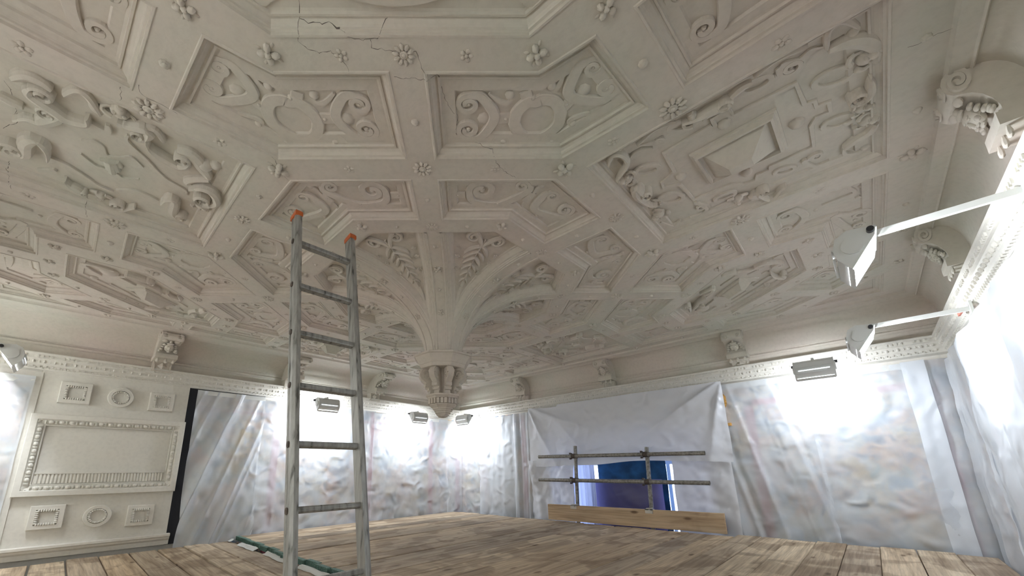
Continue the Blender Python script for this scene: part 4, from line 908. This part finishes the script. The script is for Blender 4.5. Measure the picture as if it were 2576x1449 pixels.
def MBwall(p, q, zt, zb, th):
    t = (q - p).normalized(); nn = Vector((-t.y, t.x, 0)); b = MB()
    vs = [e + nn * o + Vector((0, 0, H0 + z)) for e in (p, q) for o in (0, th) for z in (zb, zt)]
    b.add(vs, [(0, 1, 3, 2), (4, 6, 7, 5), (0, 4, 5, 1), (2, 3, 7, 6), (0, 2, 6, 4), (1, 5, 7, 3)]); return b
# left wall runs from +y to -y seen from the room; normals point into the room
tapestry((XL + .004, 2.95), (XL + .004, -1.05), -.55, -3.4, 'faded tapestry with figures on the left wall behind the dust sheets', [(0, .10, -3.4, -.55), (.62, .70, -3.4, -.55), (1.75, 1.82, -3.4, -.55), (0, 4.0, -.72, -.70), (3.1, 3.18, -3.4, -.6)], 16, 3)
tapestry((-1.35, YB - .004), (XL + .03, YB - .004), -.55, -3.4, 'narrow faded tapestry beside the corner on the window wall', [(.12, .2, -3.4, -.6), (.95, 1.02, -3.4, -.6), (0, 1.5, -.74, -.72)], 6, 5)
tapestry((XR - .03, YB - .004), (1.26, YB - .004), -.57, -3.4, 'faded tapestry with foliage on the window wall right of the white sheets', [(1.42, 1.50, -3.2, -.75), (.12, .20, -3.2, -.75), (.1, 1.5, -.80, -.74)], 12, 9)
tapestry((XR - .004, -2.9), (XR - .004, 2.93), -.60, -3.4, 'pale tapestry on the wall under the two lamp arms', [(5.2, 5.28, -3.2, -.8)], 8, 2)
tapestry((XL + .004, -2.33), (XL + .004, -2.95), -.55, -3.4, 'tapestry edge left of the overmantel', [(.1, .14, -3.2, -.6)], 1, 1)

def sheet(name, p, q, zt, zb, m_, label, cat='dust sheet', amp=.02, freq=9, slant=0, off=.045, crump=.012, seed=0, group=None, nx=64, nz=44, flare=0.0, bottom=None, hem=None, top=None, shear=0.0, gather=None, ridge=0.0, radial=()):
    p, q = Vector((*p, 0)), Vector((*q, 0)); t = (q - p).normalized(); nn = Vector((-t.y, t.x, 0)); L = (q - p).length; b = MB()
    for i in range(nx + 1):
        s = i / nx
        for j in range(nz + 1):
            v = j / nz; z1 = zt + (top(s) if top else 0); z0 = zb + (bottom(s) if bottom else 0); z = z1 + (z0 - z1) * v
            ss = s * L + shear * v
            ph = freq * (s * L + slant * v) + seed * 1.7
            if gather: ph = freq * L * ((s - gather) / (.35 + .65 * v)) * .6 + seed
            d = amp * (.25 + .75 * v) * (.55 * math.sin(ph) + .3 * math.sin(1.9 * ph + 1.3) + .15 * math.sin(3.7 * ph + .4))
            if ridge: d = d * (1 - ridge) + ridge * amp * (.3 + .7 * v) * ((1 - abs(math.sin(ph * .5))) ** 2.2 + .5 * (1 - abs(math.sin(ph * .83 + 1))) ** 3)
            for s0, zr, ar, kr, rr in radial:
                dx_, dz_ = (s - s0) * L, z - zr; R_ = math.hypot(dx_, dz_); an = math.atan2(dx_, -dz_)
                d += ar * min(1, R_ / .25) * math.exp(-R_ / rr) * (1 - abs(math.sin(an * kr + seed))) ** 2
            pn = Vector((ss * 2.2 + seed * 7.3, z * 2.0, seed * 3.1)); d += crump * noise.noise(pn) * 1.5 + crump * .7 * noise.noise(pn * 3.1) + crump * .35 * noise.noise(pn * 7.0)
            d = off + max(-off + .018, d) + flare * v
            c = p + t * (ss + .006 * noise.noise(Vector((z * 3, seed, i * .01)))) + nn * d
            b.v.append((c.x, c.y, H0 + z))
    b.f = [(i * (nz + 1) + j, (i + 1) * (nz + 1) + j, (i + 1) * (nz + 1) + j + 1, i * (nz + 1) + j + 1) for i in range(nx) for j in range(nz)]
    o = tag(b.build(name, m_, smooth=180), label, cat, group)
    if hem:
        hb = MB(); hz, hd = hem
        for k, z in enumerate((zt + .004, zt - hz)):
            for i in range(13):
                s = i / 12; c = p + t * s * L + nn * (hd + off + amp * .2 + .012); zz = z + (top(s) if top else 0) + .003 * noise.noise(Vector((s * 5, k, seed)))
                hb.v.append((c.x, c.y, H0 + zz))
        hb.f = [(i, i + 1, i + 14, i + 13) for i in range(12)]; hb.build('hem', M_HEM, o, smooth=0)
    return o
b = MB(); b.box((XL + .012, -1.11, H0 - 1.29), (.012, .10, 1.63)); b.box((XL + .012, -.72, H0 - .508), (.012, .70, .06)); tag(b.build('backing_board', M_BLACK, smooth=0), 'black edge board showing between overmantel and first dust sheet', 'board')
def zz_(a, c): return lambda s: a + (c - a) * s
G = 'translucent dust sheets over the tapestries'
sheet('dust_sheet', (XL + .03, -.385), (XL + .03, -1.09), -.515, -2.14, M_VEIL, 'translucent dust sheet with long slanting folds just right of the overmantel', amp=.10, freq=17, slant=-.52, off=.05, crump=.012, seed=1, group=G, hem=(.045, -.02), ridge=.85, nx=120, nz=70)
sheet('dust_sheet', (XL + .03, 1.17), (XL + .03, -.40), -.545, -2.14, M_VEIL, 'bright translucent dust sheet directly behind the ladder', amp=.02, freq=5, slant=.35, off=.05, crump=.028, seed=2, group=G)
sheet('dust_sheet', (XL + .03, 2.62), (XL + .03, 1.15), -.565, -2.14, M_VEIL, 'translucent dust sheet on the left wall between ladder and pendant', amp=.014, freq=5, slant=.1, off=.05, crump=.02, seed=3, group=G, hem=(.05, -.02))
sheet('dust_sheet', (XL + .05, 2.93), (XL + .03, 2.60), -.57, -2.14, M_VEIL, 'narrow dust sheet strip folded into the far corner', amp=.01, freq=9, off=.05, crump=.012, seed=4, group=G, nx=16)
sheet('dust_sheet', (-2.40, YB - .02), (XL + .06, YB - .02), -.57, -2.14, M_VEIL, 'dust sheet directly below the corner lamp', amp=.012, freq=7, off=.045, crump=.015, seed=5, group=G, nx=30, hem=(.05, -.02))
sheet('dust_sheet', (-1.62, YB - .02), (-2.42, YB - .02), -.57, -2.14, M_VEIL2, 'almost white doubled dust sheet right of the corner lamp', amp=.02, freq=13, slant=.02, off=.05, crump=.012, seed=6, group=G)
sheet('dust_sheet', (-1.30, YB - .02), (-1.66, YB - .02), -.56, -2.14, M_VEIL, 'narrow pleated dust sheet against the white cover sheets', amp=.03, freq=26, off=.06, crump=.012, seed=7, group=G, nx=30)
sheet('dust_sheet', (2.02, YB - .02), (1.25, YB - .02), -.55, -2.14, M_VEIL, 'folded dust sheet right of the white window sheets', amp=.07, freq=17, slant=.32, off=.06, ridge=.6, crump=.014, seed=8, group=G, hem=(.06, -.03))
sheet('dust_sheet', (2.97, YB - .02), (2.70, YB - .02), -.575, -2.14, M_VEIL, 'pleated dust sheet on the window wall ending in the right-hand corner', amp=.03, freq=22, off=.05, crump=.012, seed=14, group=G, nx=30)
sheet('dust_sheet', (2.79, YB - .02), (1.99, YB - .02), -.575, -2.14, M_VEIL, 'broad smooth dust sheet lit by the square lamp', amp=.012, freq=4, slant=.1, off=.05, crump=.02, seed=9, group=G, hem=(.05, -.02))
sheet('dust_sheet', (2.80, YB - .035), (2.66, YB - .035), -.57, -2.14, M_VEIL2, 'thin white sheet strip overlapping a seam near the right corner', amp=.012, freq=20, off=.06, crump=.01, seed=12, group=G, nx=14)
sheet('dust_sheet', (XR - .03, 2.2), (XR - .03, 2.93), -.59, -2.2, M_VEIL, 'dust sheet filling the right-hand corner', amp=.03, freq=12, off=.05, crump=.015, seed=10, group=G, nx=30)
sheet('dust_sheet', (XR - .03, -1.6), (XR - .03, 2.28), -.60, -2.3, M_VEIL2, 'glaring white dust sheet below the two lamp arms', amp=.03, freq=6, slant=.1, off=.06, crump=.02, seed=11, group=G, nx=90)
sheet('dust_sheet', (XL + .03, -2.305), (XL + .03, -2.95), -.545, -1.98, M_VEIL, 'dust sheet with a pale hem left of the overmantel', amp=.02, freq=9, off=.05, crump=.015, seed=13, group=G, nx=30, hem=(.06, -.02))
# opaque white covers round the window
GW = 'white cover sheets around the window'
sheet('cover_sheet', (1.305, YB - .03), (-1.315, YB - .03), -.515, -1.385, M_WHITE, 'wide white cover sheet draped across the top of the window', 'cover sheet', amp=.015, freq=3.2, slant=.5, off=.10, crump=.016, seed=21, group=GW, nx=150, nz=70, radial=((1.0, -.50, .085, 4.5, .7), (0.0, -.50, .07, 4.0, .9), (.66, -1.2, .03, 3, .35)),
      bottom=lambda s: .045 * math.exp(-((s - .33) / .24) ** 2) + .004 * math.sin(19 * s), top=lambda s: -.03 * abs(math.sin(PI * s * 3)) * (s > .8) + .0)
sheet('cover_sheet', (-.60, YB - .02), (-1.34, YB - .02), -1.30, -2.14, M_WHITE, 'crumpled white cover sheet left of the window opening', 'cover sheet', amp=.04, freq=12, slant=.2, off=.09, crump=.045, seed=22, group=GW)
sheet('cover_sheet', (1.275, YB - .02), (.68, YB - .02), -1.30, -2.14, M_WHITE, 'white cover sheet right of the window opening', 'cover sheet', amp=.035, freq=11, slant=.05, off=.08, crump=.02, seed=23, group=GW)
# blinds inside the recess
GB = 'hangings inside the window recess'
sheet('window_blind', (.385, YB + .55), (-.575, YB + .55), -1.05, -2.5, M_BLUE, 'dark blue blind hanging in the window recess', 'blind', amp=.008, freq=4, off=.03, crump=.006, seed=31)
sheet('window_curtain', (.36, YB + .42), (-.62, YB + .42), -1.57, -2.5, M_NAVY, 'violet blue curtain behind the lower scaffold rail', 'curtain', amp=.02, freq=7, off=.03, crump=.008, seed=32)
sheet('window_curtain', (-.47, YB + .28), (-.90, YB + .28), -1.02, -2.5, M_LILAC, 'pale pleated curtain at the left of the window opening', 'curtain', amp=.05, freq=60, off=.07, crump=.004, seed=33, nx=90)
sheet('window_curtain', (.98, YB + .55), (.50, YB + .55), -1.05, -2.5, M_NAVY, 'narrow dark curtain at the right of the window opening', 'curtain', amp=.03, freq=30, off=.05, crump=.004, seed=34, nx=30)
b = MB(); b.box((1.308, YB - .06, H0 - .80), (.024, .06, .36)); b.box((1.314, YB - .065, H0 - .985), (.040, .08, .03)); tag(b.build('gilded_batten', M_GOLD, smooth=0), 'golden wooden frame end peeping out beside the white window sheet', 'frame')

# ------------------------------------------------------------------ scaffold decks
ZD = H0 - 2.09; ZN = H0 - 2.135
def board_mesh(L, w_, th, tilt=0):
    b = MB(); hw, hl = w_ / 2, L / 2; c = .004; rows = []
    for y in (-hl, -hl * .5, 0, hl * .5, hl): rows.append([(-hw + c, y, -th), (hw - c, y, -th), (hw, y, -th + c), (hw, y, -c), (hw - c, y, 0), (-hw + c, y, 0), (-hw, y, -c), (-hw, y, -th + c)])
    b.loft(rows); o = b.build('scaffold_board', M_WOOD, smooth=0, loc=(0, 0, 0)); me = o.data; bpy.data.objects.remove(o); return me
def band_mesh(w_, th):
    b = MB(); hw = w_ / 2 + .0012
    b.box((0, 0, -th / 2), (2 * hw, .003, th + .002)); b.box((0, .016, .0008), (2 * hw, .03, .0016)); b.box((0, .016, -th - .0008), (2 * hw, .03, .0016))
    for s in (-1, 1): b.box((s * hw, .016, -th / 2), (.0016, .03, th))
    for i in range(7): b.box((-w_ * .42 + w_ * .14 * i, -.003, -th / 2), (.006, .004, th * .8))
    o = b.build('end_band', M_BAND, smooth=0, loc=(0, 0, 0)); me = o.data; bpy.data.objects.remove(o); return me
BW, TH = .2005, .038
def deck(root, specs, along):
    # specs: (across, start, end, dz, has_band)
    cache = {}
    for a, s0, s1, dz, band in specs:
        L = round(s1 - s0, 3); key = L
        if key not in cache: cache[key] = board_mesh(L, BW, TH)
        o = bpy.data.objects.new('scaffold_board', cache[key]); COL.objects.link(o); o.parent = root
        cen = Vector((a, (s0 + s1) / 2, 0)) if along == 'y' else Vector(((s0 + s1) / 2, a, 0))
        wz = (ZD if along == 'y' else ZN) + dz
        o.location = Vector((cen.x, cen.y, wz)) - OFF[root.name]
        o.rotation_euler = (random.uniform(-.0012, .0012), random.uniform(-.012, .012), (0 if along == 'y' else PI / 2) + random.uniform(-.0012, .0012))
        OFF[o.name] = Vector((cen.x, cen.y, wz))
        if band:
            e = bpy.data.objects.new('end_band', BAND); COL.objects.link(e); e.parent = o
            e.location = (0, -L / 2 - .001, 0) if along == 'y' else (0, L / 2 + .001, 0)
            if along != 'y': e.rotation_euler = (0, 0, PI)
BAND = band_mesh(BW, TH)
d1 = thing('scaffold_deck', (0, 1.1, ZD), 'upper scaffold deck of weathered boards running to the window wall', 'platform')
specs = []; x = -2.76; i = 0
while x < 2.86:
    far = 2.70 if x < -.95 else (2.715 if x < 1.15 else 2.86)
    specs.append((x, -.555 + random.uniform(-.03, .03), far + random.uniform(-.025, .025), random.uniform(-.004, .004), True)); x += .2047; i += 1
deck(d1, specs, 'y')
d2 = thing('scaffold_deck', (0, -1.4, ZN), 'lower scaffold deck of boards on which the ladder stands', 'platform')
specs = []; y = -.685
while y > -2.9:
    specs.append((y, -2.86 + random.uniform(-.035, .02), 2.2, random.uniform(-.004, .004), False)); y -= .2125 if y < -.8 else .215
deck(d2, specs, 'x')
b = MB()
for xx in (-2.3, -.8, .8, 2.3):
    for yy in (-2.4, -.45, 2.4): b.tube([(xx, yy, 0), (xx, yy, ZN - .115)], .024, 8)
for yy in (-2.4, -.45, 2.4): b.tube([(-2.85, yy, ZN - .09), (2.85, yy, ZN - .09)], .024, 8)
b.build('support_frame', M_TUBE, d2)
# torn dust sheeting caught under the board ends
b = MB(); N = 60
for i in range(N + 1):
    s = i / N; xx = -2.85 + 3.0 * s
    for j in range(5):
        t = j / 4; b.v.append((xx, -.575 - .045 * t + .02 * noise.noise(Vector((xx * 4, t * 2, 0))), ZN + .004 + .020 * (1 - t) + .012 * abs(noise.noise(Vector((xx * 6, t * 3, 5)))) ))
b.f = [(i * 5 + j, (i + 1) * 5 + j, (i + 1) * 5 + j + 1, i * 5 + j + 1) for i in range(N) for j in range(4) if noise.noise(Vector((i * .13, 0, 9))) > -.22]
tag(b.build('torn_sheeting', M_HEM), 'crumpled strip of torn white sheeting under the green board ends', 'sheeting')

# toe board, guard rails
tb = MB(); p, q = Vector((-.945, 2.735, 0)), Vector((1.155, 2.80, 0)); t = (q - p).normalized(); nn = Vector((-t.y, t.x, 0))
M = Matrix((nn * -1, t, Vector((0, 0, 1)))).transposed()
L = (q - p).length; rows = []
for y in (-L / 2, -L / 4, 0, L / 4, L / 2): rows.append([(-.019, y, -.098), (.019, y, -.098), (.019, y, .094), (.015, y, .098), (-.015, y, .098), (-.019, y, .094)])
tb.loft(rows); o = tb.build('toe_board', M_TOE, smooth=0, loc=(0, 0, 0)); c = (p + q) / 2 + Vector((0, 0, ZD + .106))
o.matrix_world = Matrix.Translation(c) @ Matrix((t.yxz if False else Vector((t.y, -t.x, 0)), t, Vector((0, 0, 1)))).transposed().to_4x4()
OFF[o.name] = c; tag(o, 'long pale toe board with knots standing on edge below the window', 'toe board')
YT = 2.80
def tube(name, a, c, label, cat, grp): 
    b = MB(); b.tube([a, c], .0235, 14, False)
    A, C = Vector(a), Vector(c); d = (C - A).normalized()
    for e, s in ((A, 1), (C, -1)):                # hollow ends
        b.tube([e, e + d * s * .05], .0195, 14, False)
        n = 14; u = d.cross(Vector((0, 0, 1)) if abs(d.z) < .9 else Vector((1, 0, 0))).normalized(); w2 = d.cross(u)
        o = len(b.v); b.v += [tuple(e + (u * math.cos(2 * PI * k / n) + w2 * math.sin(2 * PI * k / n)) * r) for r in (.0235, .0195) for k in range(n)]
        b.f += [(o + k, o + (k + 1) % n, o + n + (k + 1) % n, o + n + k) for k in range(n)]
    return tag(b.build(name, M_TUBE), label, cat, grp)
GR = 'scaffold tubes of the guard rail'
tube('guard_rail', (-1.075, YT - .05, H0 - 1.252), (1.075, YT - .05, H0 - 1.279), 'upper horizontal scaffold tube across the window', 'scaffold tube', GR)
tube('guard_rail', (-1.09, YT - .05, H0 - 1.568), (1.08, YT - .05, H0 - 1.586), 'lower horizontal scaffold tube across the window', 'scaffold tube', GR)
tube('guard_post', (-.508, YT, H0 - 1.124), (-.553, YT + .01, H0 - 2.30), 'left upright scaffold tube of the guard rail', 'scaffold tube', GR)
tube('guard_post', (.447, YT, H0 - 1.184), (.405, YT + .01, H0 - 2.30), 'right upright scaffold tube of the guard rail', 'scaffold tube', GR)
def coupler(x, z, label):
    r = thing('tube_coupler', (x, YT - .025, z), label, 'coupler', 'rusty couplers of the guard rail')
    b = MB(); b.tube([(x, YT, z - .028), (x, YT, z + .028)], .032, 12); b.build('post_clamp', M_CLAMP, r)
    b = MB(); b.tube([(x - .026, YT - .05, z), (x + .026, YT - .05, z)], .032, 12); b.build('rail_clamp', M_CLAMP, r)
    for s in (-1, 1):
        b = MB(); b.tube([(x - .04, YT - .03 + s * .005, z + s * .034), (x - .04, YT - .085, z + s * .034)], .007, 8); b.box((x - .04, YT - .07, z + s * .034), (.02, .014, .02)); b.build('bolt', M_CLAMP, r)
coupler(-.512, H0 - 1.259, 'rusty coupler joining upper rail and left post'); coupler(.443, H0 - 1.272, 'rusty coupler joining upper rail and right post')
coupler(-.525, H0 - 1.573, 'rusty coupler joining lower rail and left post'); coupler(.431, H0 - 1.581, 'rusty coupler joining lower rail and right post')
def clip(x, lb):
    yb = 2.735 + .065 * (x + .945) / 2.1; r = thing('board_clip', (x, yb, H0 - 1.89), lb, 'clip', 'bright clips on the toe board')
    b = MB(); b.box((x, yb, H0 - 1.886), (.085, .06, .012)); b.box((x, yb - .026, H0 - 1.905), (.085, .008, .045)); b.build('plate', M_CLIP, r, smooth=0)
    b = MB(); b.tube([(x + .01, yb - .03, H0 - 1.895), (x + .01, yb - .045, H0 - 1.895)], .011, 8); b.tube([(x - .03, yb - .018, H0 - 1.878), (x + .04, yb - .01, H0 - 1.872)], .008, 8); b.build('bolt', M_CLIP, r)
clip(-.55, 'bright metal clip on the toe board at the left post'); clip(.41, 'bright metal clip on the toe board at the right post')

# ------------------------------------------------------------------ ladder
zl = ZN
def lx(z): return .445 + (-.15 - z) * .198             # lean: x grows towards the foot (z measured from the ceiling)
lad = thing('ladder', (lx(-2.135), -1.22, zl), 'worn aluminium ladder with orange end caps leaning up to the ceiling', 'ladder')
zt, zb = -.135, -2.122
up = Vector((lx(zt) - lx(zb), 0, zt - zb)).normalized(); fwd = Vector((0, 1, 0)); out = up.cross(fwd).normalized()
YL0, YL1 = -1.385, -1.085
for y, s in ((YL0, 1), (YL1, -1)):
    b = MB(); hw, hd = .0155, .031
    # channel section with rounded web, open towards the rungs' far side
    pr = [(-hw, -hd), (hw * .2, -hd), (hw, -hd + .008), (hw, -hd * .35), (hw * .8, -hd * .3), (hw * .8, hd * .3), (hw, hd * .35), (hw, hd - .008), (hw * .2, hd), (-hw, hd)]
    A = Vector((lx(zb), y, H0 + zb)); C = Vector((lx(zt), y, H0 + zt))
    f = lambda P: [P + fwd * (-s * a) + out * c for a, c in pr]
    b.loft([f(A.lerp(C, i / 8)) for i in range(9)]); st = b.build('stile', M_ALU, lad, smooth=30)
    b = MB(); hw2, hd2 = .0185, .035
    pc = [(-hw2, -hd2), (hw2, -hd2), (hw2, hd2), (-hw2, hd2)]
    g = lambda P, k: [P + fwd * (-s * a * k) + out * c * k for a, c in pc]
    b.loft([g(C - up * .012, 1), g(C + up * .010, 1), g(C + up * .022, .8), g(C + up * .027, .5)]); b.build('end_cap', M_CAP, st, smooth=30)
    b = MB(); 
    b.loft([g(A, 1.02), g(A + up * .05, 1.02)]); b.build('foot_cap', M_DARKK, st, smooth=0)
z = -.297; rungs = []
while z > -2.05: rungs.append(z); z -= .2515
for z in rungs:
    b = MB(); c = Vector((lx(z), 0, H0 + z)); pr = [(-.014, -.012), (.014, -.012), (.017, -.006), (.017, .006), (.014, .012), (-.014, .012), (-.017, .006), (-.017, -.006)]
    b.loft([[Vector((c.x, y, c.z)) + out * a + up * e for a, e in pr] for y in (YL0, YL1)]); rg = b.build('rung', M_ALU, lad, smooth=20)
    b = MB()
    for s in (-1, 1):
        for e in (-.006, 0, .006): b.bar(Vector((c.x, YL0 + .02, c.z)) + out * .0175 * s + up * e, Vector((c.x, YL1 - .02, c.z)) + out * .0175 * s + up * e, .002, .0024)
    b.build('tread_ridge', M_ALU, rg, smooth=0)
    for y, s in ((YL0, -1), (YL1, 1)):
        b = MB(); p0 = Vector((c.x, y + s * .0150, c.z)); b.tube([p0, p0 + fwd * s * .004], .0135, 12); b.tube([p0, p0 + fwd * s * .005], .008, 12); b.build('rung_rivet', M_CLAMP, lad)

# ------------------------------------------------------------------ floodlights on arms
def flood(x, y, z, rz, arm, label, st=1.0, hl=.13):
    # local x along the wall, local y towards the wall; the arm runs back to the wall
    r = thing('floodlight', (x, y, H0 + z), label, 'lamp', 'white floodlights on arms')
    ca, sa = math.cos(rz), math.sin(rz)
    W = lambda p: (x + p[0] * ca - p[1] * sa, y + p[0] * sa + p[1] * ca, H0 + z + p[2])
    def WB(mb): return [W(p) for p in mb.v]
    def part(name, f, mt, par=r, sm=30):
        t = MB(); f(t); t.v = [W(p) for p in t.v]; return t.build(name, mt, par, sm)
    part('arm', lambda t: t.box((0, arm / 2, .052), (.018, arm, .026)), M_GREY, sm=0)
    part('wall_plate', lambda t: (t.box((0, arm - .006, .05), (.05, .012, .09)), t.tube([(.015, arm - .012, .02), (.015, arm - .03, -.01)], .005, 6)), M_GREY, sm=0)
    # housing: back shell curving over the lamp, open towards the wall and down
    sh = [(.072, .030)] + [(-.012 + .062 * math.cos(a), -.02 + .062 * math.sin(a)) for a in [PI * .40 + .25 * i for i in range(6)]] + [(-.066, -.075), (-.028, -.128)]
    inn = [(p[0] + (.005 if p[0] < 0 else -.001), p[1] - .004) for p in sh]
    pl = sh + inn[::-1]
    part('housing', lambda t: t.prism(pl, lambda p: (-hl, p[0], p[1]), lambda p: (hl, p[0], p[1])), M_GREY)
    cap = sh
    side = [(-.066, -.075), (-.074, -.03), (-.06, .02), (-.02, .045), (.070, .034), (.060, -.005), (-.028, -.128)]
    for s in (-1, 1):
        part('end_plate', lambda t: t.prism(side, lambda p: (s * hl, p[0], p[1]), lambda p: (s * (hl + .006), p[0], p[1])), M_GREY, sm=0)
        part('end_disc', lambda t: t.tube([(s * (hl + .006), -.012, -.03), (s * (hl + .014), -.012, -.03)], .036, 16), M_GREY)
        part('tilt_knob', lambda t: (t.tube([(s * (hl + .006), .05, .015), (s * (hl + .028), .05, .015)], .012, 12)), M_DARKK)
    part('lamp_glass', lambda t: t.add([(-hl + .006, .048, -.012), (hl - .006, .048, -.012), (hl - .006, -.040, -.112), (-hl + .006, -.040, -.112)], [(0, 1, 2, 3)]), lamp_face(st), sm=0)
    part('reflector', lambda t: t.box((0, -.03, .028), (2 * hl - .02, .05, .006)), M_GREY, sm=0)
    part('rear_fin', lambda t: [t.box((0, -.072 - .003, -.02 - .02 * i), (2 * hl - .02, .008, .005)) for i in range(3)], M_GREY, sm=0)
    part('vent_slot', lambda t: t.box((0, -.0765, -.050), (2 * hl - .05, .003, .006)), lamp_face(.007), sm=0)
    return r
flood(2.455, .27, -.500, -PI / 2, XR - .06 - 2.455, 'near floodlight on a long arm at the upper right, pointing at the right wall', .45)
flood(2.435, 1.57, -.585, -PI / 2, XR - .06 - 2.435, 'second floodlight on an arm above the glaring white sheet', .42)
flood(2.0, -2.60, -.50, PI, abs(YF) - .06 - 2.60, 'added unseen fill floodlight on the wall behind the viewpoint, right-hand one', 1.25)  # added out of view to brighten the ceiling
flood(.3, -2.60, -.50, PI, abs(YF) - .06 - 2.60, 'added unseen fill floodlight on the wall behind the viewpoint, left-hand one', .8)  # second added lamp out of view, more fill for the ceiling
flood(2.12, 2.43, -.57, 0, YB - .06 - 2.43, 'square looking floodlight hanging in front of the dark gap on the window wall', .44)
flood(-2.46, 2.60, -.56, 0, YB - .06 - 2.60, 'floodlight on the window wall just right of the pendant tip', .72)
flood(-2.60, 1.75, -.58, PI / 2, 2.60 + XL + .06 if False else abs(XL) - .06 - 2.60, 'floodlight on the left wall just left of the pendant tip', .72)
flood(-2.49, .22, -.555, PI / 2, abs(XL) - .06 - 2.49, 'floodlight on the left wall seen between the ladder stiles', .85)
flood(-2.33, -2.43, -.475, PI, abs(YF) - .06 - 2.43, 'floodlight left of the overmantel at the edge of the view', 1.2)
b = MB(); b.bar((XR - .095, 1.60, H0 - .525), (XR - .085, 1.80, H0 - .505), .010, .020); tag(b.build('red_cloth_scrap', M_RED, smooth=0), 'red cloth scrap caught at the end of the second lamp arm', 'cloth')
